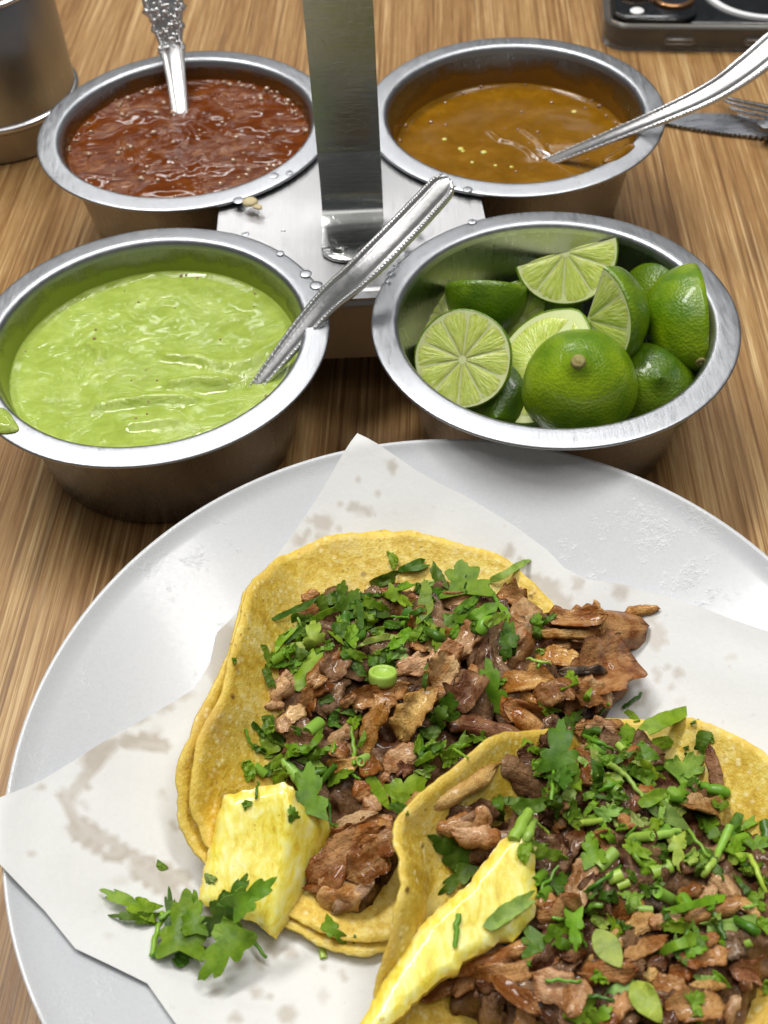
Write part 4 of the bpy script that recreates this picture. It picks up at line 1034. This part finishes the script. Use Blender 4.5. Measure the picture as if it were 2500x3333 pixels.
P_ = '''1 520 560 640 500 100 b;1 460 700 640 640 130 b;1 330 1240 470 1010 150 b;1 600 1290 800 1050 190 b;1 750 1260 900 1080 200 d;1 270 1370 420 1250 150 p;1 560 1390 740 1340 120 b;1 1230 490 1400 550 100 b;1 1350 640 1560 560 150 b;1 1510 800 1590 640 120 b;1 1500 990 1660 920 150 b;1 1320 1180 1660 1080 130 p
2 190 430 450 430 100 b;2 580 400 730 430 130 b;2 690 580 800 470 150 p;2 750 660 810 540 110 w;2 450 900 650 600 230 p;2 640 880 810 630 140 b;2 320 800 430 570 140 p;2 90 730 270 650 110 y;2 0 910 290 750 140 p;2 130 990 250 820 180 p;2 380 870 450 1050 70 b;2 90 1080 290 1040 110 b;2 300 1140 450 950 170 d;2 250 990 340 900 50 w
2 1100 960 1430 850 330 b;2 900 650 1520 560 280 b;2 920 560 1240 540 140 b;2 870 640 1200 660 60 y;2 1220 430 1260 580 40 y;2 1440 500 1620 480 70 y;2 1030 900 1290 900 60 c;2 860 800 1110 830 110 y;2 900 770 1050 730 70 p;2 600 1010 910 960 150 y;2 720 1030 840 1120 80 y;2 830 1080 1060 1020 140 b;2 1010 1130 1150 1050 130 b;2 1110 1030 1310 1070 160 p;2 1220 1150 1410 1020 90 b;2 630 1130 880 1240 150 b
3 350 190 490 60 160 p;3 640 340 700 100 120 b;3 690 90 790 20 70 p;3 430 390 600 280 110 p;3 400 440 500 400 110 p;3 300 250 430 240 50 p;3 1010 190 1430 100 140 b;3 930 240 1030 160 60 p;3 1190 340 1330 180 150 b;3 1400 480 1650 150 210 y;3 1090 660 1260 270 140 y;3 1030 270 1120 230 80 p;3 840 570 1010 400 160 p;3 900 480 1000 490 60 w;3 830 590 960 660 130 b;3 470 560 660 540 150 d;3 840 750 1060 720 110 y;3 1090 810 1240 740 130 b;3 1290 760 1540 610 160 p;3 1390 780 1500 780 110 r;3 1230 900 1300 820 80 p;3 1040 990 1190 900 150 b;3 1140 1090 1290 1000 140 p;3 870 1330 1160 1230 130 b;3 900 1400 1160 1290 140 b;3 1080 1370 1210 1200 120 b;3 1170 1330 1310 1180 130 p;3 900 1230 1170 1150 90 p
0 690 1895 840 1805 75 b;0 700 1840 800 1790 50 b;0 690 1945 775 1925 62 p;0 728 1962 800 1905 28 w;0 760 1885 832 1840 62 b;0 790 1820 845 1780 60 b;0 700 1920 740 1895 40 p
4 340 240 900 390 170 r;4 860 110 1190 450 210 b;4 70 1090 740 760 190 y;4 740 660 1160 890 230 d;4 200 1270 490 1200 170 p;4 560 1350 640 1080 210 p;4 400 1160 630 1090 80 d;4 1460 370 1650 330 120 p;4 1480 510 1660 620 120 p;4 1230 1070 1350 880 170 d;4 1260 1260 1340 1140 80 b
5 60 330 370 330 180 p;5 330 310 440 270 100 y;5 90 490 290 590 160 p;5 130 770 260 650 130 b;5 470 560 570 480 110 b;5 590 830 700 830 80 b;5 550 1000 600 880 80 r;5 1180 500 1260 850 90 r;5 1000 940 1250 960 140 p;5 40 1340 120 1060 100 d;5 210 1190 380 1280 130 p;5 440 1040 510 1140 100 b;5 1140 1410 1260 1330 120 p;5 960 1490 1110 1420 110 d
6 610 40 940 100 190 p;6 640 1170 1170 1000 140 b;6 260 1390 610 1290 110 b;6 600 1340 770 1220 140 b;6 700 1220 1310 1130 170 b;6 800 1310 970 1270 110 d;6 960 1250 1250 1500 150 b;6 1110 1530 1250 1610 150 b;6 1290 1260 1650 1500 230 p;6 1290 700 1570 640 170 b;6 1270 610 1410 560 110 b;6 1550 580 1650 250 140 p;6 1490 250 1610 10 120 d
7 40 470 170 120 190 p;7 0 440 90 530 110 b;7 340 630 570 440 190 b;7 580 530 750 380 180 c;7 930 420 1090 360 120 b;7 1070 440 1220 370 100 p;7 1210 270 1410 430 180 p;7 1390 440 1570 590 70 y;7 990 610 1390 500 140 b;7 380 790 710 620 140 y;7 470 960 760 820 120 b;7 690 660 880 600 110 p;7 110 980 250 950 90 y;7 0 920 160 900 120 d;7 140 1060 510 1040 160 b;7 630 1110 730 1050 80 y;7 650 1000 810 950 110 d;7 850 1090 1010 1060 140 b;7 720 1150 960 1230 150 b;7 1020 1190 1260 1160 90 y;7 970 970 1290 910 130 b;7 1120 840 1230 760 120 b;7 1290 910 1430 850 150 c;7 1370 1040 1580 1080 170 r;7 1430 1150 1510 1190 80 d;7 860 1360 1240 1320 200 b;7 610 1190 690 1300 110 b;7 360 1410 530 1310 140 b;7 640 1410 770 1280 120 d;7 1310 1460 1400 1280 100 w;7 0 1390 120 1160 160 p;7 1090 1460 1210 1420 120 b;7 260 1490 420 1440 120 b;7 760 1490 900 1430 120 d'''
for row in P_.replace('\n', ';').split(';'):
    q = row.split(); pork(*[int(k_) for k_ in q[:6]], q[6])
STK.flush()

# ------------------------------------------------------------------ pineapple
def slab(name, label, cat, outline, offs, th, mat, step=14, bulge=.08, seed=1.0, edge_px=9):
    """outline: image points; offs: function of (px,py) giving the height over the plate"""
    ol = []
    for i in range(len(outline)):
        a_, b_ = outline[i], outline[(i + 1) % len(outline)]; n_ = max(1, int(math.hypot(b_[0] - a_[0], b_[1] - a_[1]) / 9))
        for k in range(n_):
            u = k / n_; x = a_[0] + (b_[0] - a_[0]) * u; y = a_[1] + (b_[1] - a_[1]) * u
            ol.append((x + 5 * N(x * .06, y * .06, seed) + 2 * N(x * .2, y * .2, seed), y + 5 * N(x * .06, y * .06, seed + 4) + 2 * N(x * .2, y * .2, seed + 4)))
    v2, f2 = fill2d(ol, step * .7); tp, ed = [], []
    for q in v2:
        d = polyd(q.x, q.y, ol); p = on_plate(q.x, q.y, offs(q.x, q.y))
        p += (CAM - p).normalized() * (bulge * (sst(0, edge_px * 2, d) - 1) + .05 * N(p.x * 1.0, p.y * 1.0, seed) + .015 * N(p.x * 5, p.y * 5, seed)); tp.append(p); ed.append(sst(edge_px, 0, d))
    nn = vnormals(tp, f2)
    if sum(k.dot(CAM - tp[0]) for k in nn) < 0: f2 = [list(f)[::-1] for f in f2]; nn = [-k for k in nn]
    an = sum(nn, V3((0, 0, 0))).normalized()
    geo = shell(tp, f2, [an] * len(tp), th)
    o = mesh(name, geo, mat, attrs={'edge': ed + [1.0] * len(ed)}, auto=55); tag(o, label, cat); STK.add(geo); return o
PINE1 = [(486, 1718), (545, 1703), (612, 1689), (632, 1700), (640, 1730), (660, 1745), (722, 1782), (712, 1820), (690, 1870), (668, 1905), (640, 1958), (622, 1990), (597, 2030), (575, 2012), (545, 1990), (480, 1968), (428, 1946), (440, 1880), (462, 1800), (470, 1765)]
slab('pineapple_slab', 'broad yellow pineapple slab leaning on the left end of the back taco', 'pineapple', PINE1, lambda x, y: 2.15 - .0042 * (y - 1690) + .0014 * (x - 560) - .0125 * (lambda d_: d_ * d_ / (d_ + 22))(max(0, (x - 622) + (y - 1750) * .172)), .55, M['pine'], seed=2.0, bulge=.14, edge_px=12)
PINE2 = [(1150, 1778), (1157, 1830), (1156, 1880), (1162, 1940), (1155, 1980), (1128, 2010), (1108, 2033), (1082, 2032), (1060, 2048), (1000, 2078), (992, 2100), (955, 2112), (900, 2160), (878, 2185), (838, 2215), (800, 2250), (770, 2275), (765, 2235), (795, 2180), (835, 2110), (860, 2070), (905, 2005), (955, 1955), (1010, 1912), (1040, 1870), (1078, 1820), (1110, 1795)]
slab('pineapple_strip', 'long tapering yellow pineapple strip lying along the front taco fold', 'pineapple', PINE2, lambda x, y: 2.9 - .0022 * (y - 1780) - .0006 * abs(x - 1000), .5, M['pine'], seed=7.0, bulge=.16, edge_px=12)
STK.flush()

# ------------------------------------------------------------------ cilantro
CILC = {0: (.080, .175, .012, 1), 1: (.190, .345, .020, 1), 2: (.33, .48, .11, 1)}
STEMC = {0: (.06, .16, .015, 1), 1: (.16, .33, .025, 1), 2: (.33, .52, .09, 1)}
CW = {0: 'dark', 1: 'green', 2: 'pale green'}
def leaf_outline(kind, rnd):
    o = []
    if kind == 'L':
        n_ = 56; ph0 = rnd.uniform(-.2, .2)
        for i in range(n_):
            f = -1 + 2 * i / (n_ - 1); ph_ = f * 2.15
            lob = .48 + .52 * abs(math.cos(1.5 * ph_ + ph0)) ** .6
            r_ = .78 * lob * (1 - .12 * abs(f)) * (.84 + .32 * abs(math.cos(ph_ * 4.6 + ph0 * 4)) ** .8 + rnd.uniform(-.05, .05))
            o.append((.26 + r_ * math.cos(ph_) * .93, r_ * math.sin(ph_) * 1.25))
        o.append((.0, .04)); o.insert(0, (.0, -.04))
    elif kind == 'W':
        for i in range(25): u = i / 24; o.append((u, .98 * math.sin(math.pi * u ** .8) ** .8 + .02))
        for i in range(24, -1, -1): u = i / 24; o.append((u, -.98 * math.sin(math.pi * u ** .8) ** .8 - .02))
    else:
        n_ = 14; sd = rnd.uniform(0, 50); cut = rnd.uniform(-.16, .16); tooth = rnd.choice((.05, .12, .22)); bx = rnd.uniform(-.35, .35)
        def wd(u, q): return (.85 + .5 * N(u * 1.6, sd, q) + tooth * abs(math.sin(u * rnd.choice((9, 11)) + sd)) - tooth * .5) * (1 - .35 * abs(2 * u - 1) ** 4)
        for i in range(n_ + 1): u = i / n_; o.append((u + cut * (u - .5) * 2, -wd(u, 1) + bx * math.sin(3.1 * u)))
        if rnd.random() < .5: o.append((.88 + rnd.uniform(-.05, .05), rnd.uniform(-.3, .3)))
        for i in range(n_, -1, -1): u = i / n_; o.append((u - cut * (u - .5) * 2, wd(u, 7) + bx * math.sin(3.1 * u)))
        if rnd.random() < .4: o.append((.09, rnd.uniform(-.3, .3)))
    return o
CN = [0]
def herb(kind, tl, x0, y0, x1, y1, w_, tone, lift=.05, arch=None, parent=None, label=None):
    CN[0] += 1; rnd = random.Random(CN[0] * 17 + 3)
    a_, b_ = T(tl, x0, y0), T(tl, x1, y1); wpx = w_ * TILE[tl][2]; mid = ((a_[0] + b_[0]) / 2, (a_[1] + b_[1]) / 2)
    dm, nm = STK.hit(*mid); d0, n0 = STK.hit(*a_); d1, n1 = STK.hit(*b_)
    dmin = min(d0, dm, d1); lim = .5 + .3 * rnd.random()
    d0, d1, dm = min(d0, dmin + lim), min(d1, dmin + lim), min(dm, dmin + lim * .6)
    dm = min(dm, (d0 + d1) / 2 + .1)
    k = dm * DSC / FPX; Wd = max(wpx * k / 2 * {'L': 1.25, 'S': 1.15, 'W': 1.15}.get(kind, 1.0), .035)
    ar = arch if arch is not None else rnd.uniform(.0, .24)
    lens_ = math.hypot(b_[0] - a_[0], b_[1] - a_[1]) * k
    P0 = CAM + ray(*a_) * (d0 - lift); P1 = CAM + ray(*b_) * (d1 - lift); Pm = CAM + ray(*mid) * (dm - lift - ar * min(1, lens_ / 1.2))
    vv_ = (CAM - Pm).normalized(); nn = (nm * .6 + n0 * .3 + n1 * .3 + vv_ * 2.0 + V3((rnd.uniform(-1, 1), rnd.uniform(-1, 1), rnd.uniform(-.1, .6)))).normalized()
    def pos(s_): return P0 * ((1 - s_) * (1 - 2 * s_)) + Pm * (4 * s_ * (1 - s_)) + P1 * (s_ * (2 * s_ - 1))
    tang = (P1 - P0).normalized(); nn = (nn - tang * nn.dot(tang)).normalized(); side = nn.cross(tang)
    if kind in 'LSW':
        o_ = leaf_outline(kind, rnd); st_ = max(.12, .28 / max(1, lens_)) if kind != 'L' else .16
        asp = Wd / max(lens_, .1)
        v2, f2 = fill2d([(p[0], p[1] * asp) for p in o_], min(.17, st_ if kind == 'L' else .14))
        cu = rnd.uniform(-.5, .7); tw = rnd.uniform(-.6, .6); rip = rnd.uniform(.02, .07); ed = []
        vs = []
        for q in v2:
            s_, t_ = q.x, q.y * lens_ / max(asp * lens_, .001) if asp else 0
            t_ = q.y / max(asp, .001); th_ = tw * (s_ - .5); y = t_ * Wd
            z = (cu * t_ * t_ * Wd * .6 if CN[0] % 3 else cu * 1.3 * abs(t_) * Wd * .7) + rip * N(s_ * 3.5, t_ * 2.5, CN[0]) * 1.5 + y * math.sin(th_) * .6
            vs.append(pos(s_) + side * (y * math.cos(th_)) + nn * z)
            ang = math.atan2(t_ * .8, s_ + .02)
            vein = (max(0, 1 - abs(((ang * 2.6 + 10.5) % 1) - .5) * 7) if kind == 'L' else max(0, 1 - abs(t_) * 5) + .6 * max(0, 1 - abs(((s_ * 4 + abs(t_) * .5) % 1) - .5) * 8))
            ed.append(min(1, vein))
        nr_ = vnormals(vs, f2)
        geo = shell(vs, [list(f) for f in f2], nr_, .022); at_ = {'vein': ed + ed}
        mat_, nm_ = M['leaf'], 'cilantro_leaf' if kind != 'S' else 'cilantro_strip'; colr = CILC[tone]
    else:
        n_ = 12; rad = Wd
        pts_ = [pos(i / n_) for i in range(n_ + 1)]
        if kind == 'T':
            wob = [p + side * (.10 * lens_ * N(i * .35, CN[0])) for i, p in enumerate(pts_)]
            vs, fs = sweep(wob, circ(8, rad), nn, [1 - .35 * abs(i / n_ - .3) for i in range(n_ + 1)])
        else:                                   # cut stem slice: hollow tube
            hl = (P1 - P0) ; 
            secs = [(0, .80), (0, 1.0), (.12, 1.03), (.5, 1.04), (.88, 1.03), (1, 1.0), (1, .80), (.93, .62)]
            vs, fs = [], []; kk = 14
            for s_, r_ in [(.07, .62)] + secs:
                for i in range(kk):
                    a2 = 2 * math.pi * i / kk; vs.append(P0.lerp(P1, s_) + side * (rad * r_ * math.cos(a2)) + nn * (rad * r_ * .8 * math.sin(a2)))
            R_ = len(secs) + 1
            for q in range(R_ - 1):
                for i in range(kk): j = (i + 1) % kk; fs.append([q * kk + i, q * kk + j, (q + 1) * kk + j, (q + 1) * kk + i])
            fs.append(list(range(kk))[::-1]); fs.append([(R_ - 1) * kk + i for i in range(kk)])
        geo = fixn((vs, fs)); at_ = None; mat_, nm_ = M['stem'], 'chopped_cilantro' if kind == 'T' else 'scallion_slice'; colr = STEMC[tone]
    if parent is not None:
        o = mesh('leaf' if kind in 'LSW' else 'stem', geo, mat_, parent, attrs=at_, auto=48 if kind in 'LSW' else None)
    else:
        o = mesh(nm_, geo, mat_, attrs=at_, smooth=True, auto=48)
        tk = 'back' if (mid[1] < 1560 + (1000 - mid[0]) * .55 if mid[0] < 1130 else mid[1] < 1540) else 'front'
        size = 'large' if lens_ * Wd > .5 else ('tiny' if lens_ * Wd < .06 else ('small' if lens_ * Wd < .2 else 'medium'))
        wd = dict(L='lobed cilantro leaf', S='chopped cilantro strip', W='pointed cilantro blade', T='thin cilantro stem', C='cut scallion slice')[kind]
        if label is None:
            label = uniq('%s #%s %s *' % (size, CW[tone], wd), locs(mid, a_, b_))
        tag(o, label, 'cilantro', 'chopped cilantro on the %s taco' % tk)
    jt = rnd.uniform(.8, 1.22); o.color = (colr[0] * jt * rnd.uniform(.85, 1.2), colr[1] * jt, colr[2] * jt * rnd.uniform(.7, 1.3), 1)
    STK.add(geo); return o
# small chopped filler first, where the photograph is densely green
DENSE = [([(600, 1420), (640, 1330), (720, 1290), (830, 1270), (930, 1330), (980, 1390), (880, 1450), (820, 1450), (760, 1420), (700, 1400), (620, 1460)], 46), ([(880, 1260), (1060, 1250), (1100, 1330), (1000, 1400), (900, 1370)], 14),
         ([(540, 1600), (620, 1560), (720, 1600), (760, 1660), (660, 1720), (560, 1680)], 10), ([(930, 1560), (1030, 1590), (960, 1680), (900, 1640)], 9), ([(1160, 1600), (1330, 1560), (1480, 1600), (1540, 1680), (1580, 1790), (1560, 1900), (1400, 1880), (1280, 1830), (1180, 1740)], 62),
         ([(1240, 1900), (1500, 1900), (1640, 1990), (1500, 2060), (1300, 2020)], 16), ([(1580, 1780), (1659, 1800), (1659, 1980), (1600, 1950)], 10)]
for Pz, cnt in DENSE:
    k = 0; xs_ = [p[0] for p in Pz]; ys_ = [p[1] for p in Pz]
    while k < cnt:
        x, y = rs.uniform(min(xs_), max(xs_)), rs.uniform(min(ys_), max(ys_))
        if inpoly(x, y, Pz):
            a_ = rs.uniform(0, 6.28); l_ = rs.uniform(11, 32)
            herb(rs.choice('SSLLLTC' if k % 3 else 'SLL'), 0, x - l_ * math.cos(a_), y - l_ * math.sin(a_), x + l_ * math.cos(a_), y + l_ * math.sin(a_), rs.uniform(12, 32), rs.choice((0, 0, 0, 1, 1, 2))); k += 1
STK.flush()
H_ = '''S1 250 740 620 570 60 0;L1 640 610 830 520 170 0;L1 830 590 890 400 150 0;L1 860 670 1000 470 150 0;S1 870 620 600 760 60 1;S1 460 1380 650 1000 150 1;L1 620 990 610 740 200 2;S1 260 1010 440 800 70 1;S1 150 960 230 1180 110 1;S1 160 1160 240 1360 70 0;T1 470 720 500 800 15 2;S1 830 760 880 930 120 0;L1 920 950 980 790 140 1;S1 760 840 880 950 40 1;S1 1020 560 1030 840 70 0;L1 1090 640 1150 800 120 1;L1 1060 570 1300 650 90 1;S1 1020 960 1360 880 60 2;S1 1150 820 1230 940 60 0;S1 1240 760 1400 800 90 0;T1 1310 710 1470 720 20 1;S1 1440 800 1490 650 40 1;L1 1380 1090 1400 970 150 2;S1 870 980 1080 1100 80 1;S1 960 1110 1080 1290 100 0;S1 830 1000 960 1140 60 0;S1 1200 1130 1270 990 60 0;S1 1120 1060 1250 1010 45 1;S1 1470 970 1600 780 75 1;S1 700 1000 800 960 60 1;S1 1130 430 1370 350 100 0;S1 1340 280 1300 120 75 1;S1 1370 290 1640 220 100 0;S1 1350 480 1490 410 90 1;S1 1550 500 1560 400 50 0;L1 1600 750 1630 420 120 1
S2 110 180 190 330 65 0;L2 340 380 330 170 330 1;S2 500 290 770 150 50 2;T2 470 300 560 440 40 1;S2 560 430 640 560 50 1;S2 640 560 640 800 80 0;L2 640 660 600 830 120 0;S2 70 540 90 310 95 1;S2 480 590 620 520 65 1;S2 380 560 560 460 75 1;S2 280 500 440 400 50 1;L2 200 560 390 540 85 1;L2 60 640 120 560 95 1;S2 240 680 310 600 65 1;L2 820 590 830 510 85 1;S2 860 570 960 510 40 0;S2 820 690 860 600 75 0;S2 820 780 880 760 35 2;T2 760 820 920 850 22 2;T2 830 880 850 830 18 1;L2 1050 1000 1040 900 115 1;S2 1150 1150 1180 1020 45 1;L2 540 1180 490 840 190 1;S2 560 970 610 980 60 1;S2 60 1030 70 850 35 0;L2 200 1230 240 1060 170 0;T2 1410 1150 1530 1050 25 0;S2 1420 1160 1500 1230 60 1;T2 1240 1200 1310 1120 22 1
S3 280 330 340 460 110 0;S3 330 470 450 560 100 0;S3 180 390 300 500 40 0;L3 330 650 260 490 170 1;T3 120 440 190 610 20 1;S3 130 710 170 880 90 1;C3 200 750 290 820 80 1;T3 210 1020 230 880 25 0;S3 110 1100 160 1040 70 1;S3 330 740 480 660 90 1;S3 330 870 470 780 110 1;C3 640 470 750 380 110 2;S3 590 680 780 460 60 1;L3 640 670 870 590 95 1;T3 850 640 870 540 30 1;S3 570 690 760 730 60 2;L3 530 640 560 600 70 1;L3 640 1150 640 750 320 1;L3 540 1190 500 1080 100 1;L3 820 860 1010 790 105 1;T3 1000 810 1080 860 25 1;T3 820 1020 830 1230 16 0;T3 830 1230 890 1250 16 1;S3 870 430 880 300 110 0;S3 880 270 1040 320 50 0;L3 1010 400 1080 330 90 1;T3 1030 740 1010 420 40 1;S3 1060 600 1120 460 40 1;C3 1080 710 1140 680 85 2;W3 1120 790 1330 1120 95 1;L3 1330 1010 1640 840 220 1;S3 1340 1060 1480 1120 90 0;S3 1540 590 1590 490 60 0;S3 1540 740 1650 650 50 1;S3 1540 780 1650 830 50 2;S3 740 220 850 170 60 0;S3 490 430 600 470 60 0
L4 150 310 280 140 190 0;S4 60 380 240 330 120 0;S4 100 560 260 460 75 0;S4 100 520 200 440 60 1;L4 20 550 50 380 75 1;S4 0 660 240 520 65 1;S4 300 500 500 470 40 1;T4 350 520 480 600 25 1;L4 260 640 380 620 85 1;S4 60 660 170 700 60 1;L4 1280 710 1330 280 310 0;L4 1370 300 1500 190 135 0;L4 970 470 1140 560 95 1;S4 1050 690 1160 600 85 1;T4 1230 980 1250 720 38 1;L4 730 1160 770 930 170 0;S4 780 960 1040 1010 85 0;S4 900 1080 1200 1000 120 0;L4 1290 830 1440 680 150 0;L4 1440 870 1450 650 115 1;L4 1430 1140 1430 970 130 1;S4 1510 960 1650 900 80 1;S4 1520 1120 1640 980 60 1;T4 890 1340 1030 1080 130 2;T4 1000 1340 1080 1170 90 2;T4 1100 1180 1210 1280 25 2;S4 1490 1190 1650 1160 50 2;L4 1560 1380 1600 1270 120 1;S4 1110 110 1280 200 95 1
S5 620 340 980 160 130 1;L5 440 300 600 420 145 1;S5 500 400 760 660 115 1;S5 600 600 780 730 85 1;S5 1080 510 1150 330 115 0;S5 1160 390 1210 410 60 1;L5 900 720 1110 550 260 2;L5 850 870 1080 760 155 1;T5 130 370 370 480 38 1;C5 200 470 300 500 75 2;C5 410 440 460 490 60 2;S5 430 390 490 450 60 1;T5 340 600 480 700 55 2;T5 480 700 620 880 42 2;W5 590 850 1020 1160 130 2;T5 1000 1150 1170 1380 32 1;S5 270 570 400 560 75 1;S5 270 740 470 700 115 2;T5 250 830 440 750 40 1;L5 250 1040 440 980 130 2;T5 100 1100 280 1070 60 2;L5 520 1080 670 1090 120 2;T5 480 1210 560 1120 25 1;C5 510 1220 700 1200 85 2;T5 700 1210 920 1160 72 2;S5 460 1260 690 1380 95 1;L5 270 1130 390 1260 105 1;C5 250 1470 390 1330 105 2;L5 230 1440 160 1210 190 1;S5 720 1300 830 1290 85 2;C5 690 1510 850 1450 120 2;L5 900 1200 920 1480 145 2;L5 1000 1340 1060 1450 130 2;L5 1140 1030 1230 1250 165 1;S5 580 950 830 850 95 1;S5 520 650 700 760 120 1;S5 360 860 500 900 60 0;S5 900 950 960 1030 75 2;T5 1340 1120 1240 1370 80 2;T5 1240 1370 1120 1530 75 2;T5 1510 1370 1590 1530 38 2;L5 1380 1360 1440 1250 155 1;L5 1520 1310 1650 1220 175 1;S5 1430 1500 1620 1480 90 1;S5 960 480 1000 460 30 0;T5 1020 270 1080 235 14 0
L6 700 270 390 80 240 0;L6 720 290 480 530 150 0;T6 620 700 590 980 52 1;S6 850 830 1270 560 115 2;T6 1270 560 1450 300 32 1;S6 1140 270 1170 110 95 1;L6 1240 170 1510 240 135 1;L6 1400 480 1530 360 155 0;C6 1260 430 1330 360 85 1;C6 1310 560 1370 500 90 1;L6 1320 870 1190 1110 260 0;L6 1350 860 1550 990 145 0;L6 1450 780 1610 960 135 1;T6 1400 730 1540 760 32 1;T6 1340 1250 1640 1260 30 1
C7 330 290 450 240 95 2;C7 410 350 510 310 65 2;T7 160 380 440 180 38 0;L7 160 410 290 320 75 0;T7 110 550 380 450 58 1;S7 250 410 420 430 100 0;S7 500 200 560 320 60 0;S7 525 570 530 390 90 2;C7 570 530 700 540 62 2;C7 740 390 880 470 105 2;S7 810 560 1300 440 72 1;S7 920 400 970 530 45 1;S7 770 690 1000 680 85 1;S7 730 910 1150 740 95 1;S7 1120 690 1560 620 105 2;L7 1200 670 1260 560 75 2;L7 1240 730 1290 830 75 1;L7 970 890 1140 870 95 1;S7 190 600 340 680 85 2;W7 230 700 440 1020 190 2;L7 40 560 60 870 145 1;T7 80 700 150 850 30 1;L7 210 1080 330 1140 90 1;S7 290 1230 590 1140 135 2;W7 530 1140 780 1480 190 2;L7 60 1480 200 1280 210 1;L7 200 1480 350 1350 155 1;T7 170 1250 380 1290 40 0;L7 1010 1310 1130 1250 155 1;S7 1040 1110 1210 1120 60 2;S7 1200 1060 1320 1180 75 1;L7 1050 1470 1110 1370 105 1;L7 1500 430 1630 530 125 1;L7 1600 690 1650 610 150 1;T7 1510 90 1640 390 48 2;S7 1480 250 1500 180 80 1;T7 1460 520 1570 500 32 2;C7 1470 830 1520 810 65 2;S7 1640 1240 1650 1120 50 1'''
for row in H_.replace('\n', ';').split(';'):
    q = row.split(); herb(q[0][0], int(q[0][1]), *[int(k_) for k_ in q[1:6]], int(q[6]))
STK.flush()
# the scallion ring standing on the pork
c0 = STK.hit(827, 1470); q = CAM + ray(827, 1474) * (c0[0] - .30); k = cmpp(q)
rr_ = 31 * k; hh_ = 29 * k
g = lathe([(rr_ * .55, .08), (rr_ * .80, 0), (rr_ * .97, .02), (rr_ * 1.0, .10), (rr_ * 1.0, hh_ - .08), (rr_ * .97, hh_ - .02), (rr_ * .82, hh_), (rr_ * .72, hh_ - .05), (rr_ * .60, hh_ - .10), (0, hh_ - .12)], 36)
X = Matrix.Translation(q) @ ((CU * .93 - CF * .36).to_track_quat('Z', 'Y').to_matrix().to_4x4())
o = mesh('scallion_ring', xform(g, X), M['stem']); o.color = (.40, .58, .10, 1); tag(o, 'thick pale green scallion ring standing on the pork of the back taco', 'scallion')
# scraps on the paper and on the rims
for args, lb in ((('S', 8, 350, 90, 400, 130, 38, 1), 'tiny green cilantro scrap on the greasy streak of the paper'), (('C', 8, 1240, 560, 1250, 612, 38, 2), 'tiny pale scallion slice on the paper below the back taco'), (('L', 8, 1255, 415, 1390, 545, 75, 1), 'small cilantro leaf on the lower tortilla edge of the back taco'),
                 (('T', 8, 1400, 600, 1420, 490, 20, 0), 'thin dark stem hanging off the back tortilla edge'), (('S', 0, 505, 1420, 508, 1432, 10, 1), 'tiny cilantro fleck on the outside of the left fold'), (('S', 0, 418, 1800, 424, 1816, 10, 1), 'tiny cilantro fleck on the fold left of the pineapple slab'), (('S', 0, 440, 1895, 466, 1905, 22, 2), 'tiny yellow green scrap at the left of the pineapple slab')):
    herb(*args, label=lb)
# sprig on the paper
spr = thing('cilantro_sprig', 'loose cilantro sprig lying on the paper in front of the pineapple slab', 'cilantro', on_plate(400, 2030, .1))
for row in '''T 320 600 380 360 34 1 .12;T 330 600 560 520 34 0 .12;T 360 400 520 300 26 1 .4;L 330 360 60 250 100 1 .25;L 340 400 110 380 60 0 .1;L 440 500 410 250 80 0 .3;S 440 600 520 620 75 0 .1;L 520 570 620 560 70 0 .2;L 470 570 500 260 230 1 .55;L 720 340 840 170 95 0 .7;L 700 480 720 270 200 0 .6;L 760 340 980 190 125 1 .8;L 790 440 610 720 200 1 .5;T 840 480 940 610 24 1 .2;L 560 480 540 270 120 1 .7'''.split(';'):
    q = row.split(); herb(q[0], 8, *[int(k_) for k_ in q[1:6]], int(q[6]), lift=float(q[7]), parent=spr)
# crumbs on the caddy
for px, py, s, lb in ((541, 437, .28, 'pale dry flake on the rim of the red salsa cup'), (557, 448, .16, 'small grey crumb on the cover plate below the red salsa cup')):
    q = at(px, py, 4.27); g = ball((q.x, q.y, q.z + .02), s, 9, 5, .35)
    tag(mesh('crumb', ([p + V3((.05 * N(p.x * 5, p.y * 5, 1), .05 * N(p.x * 5, p.y * 5, 5), 0)) for p in g[0]], g[1]), M['crumb']), lb, 'crumb')
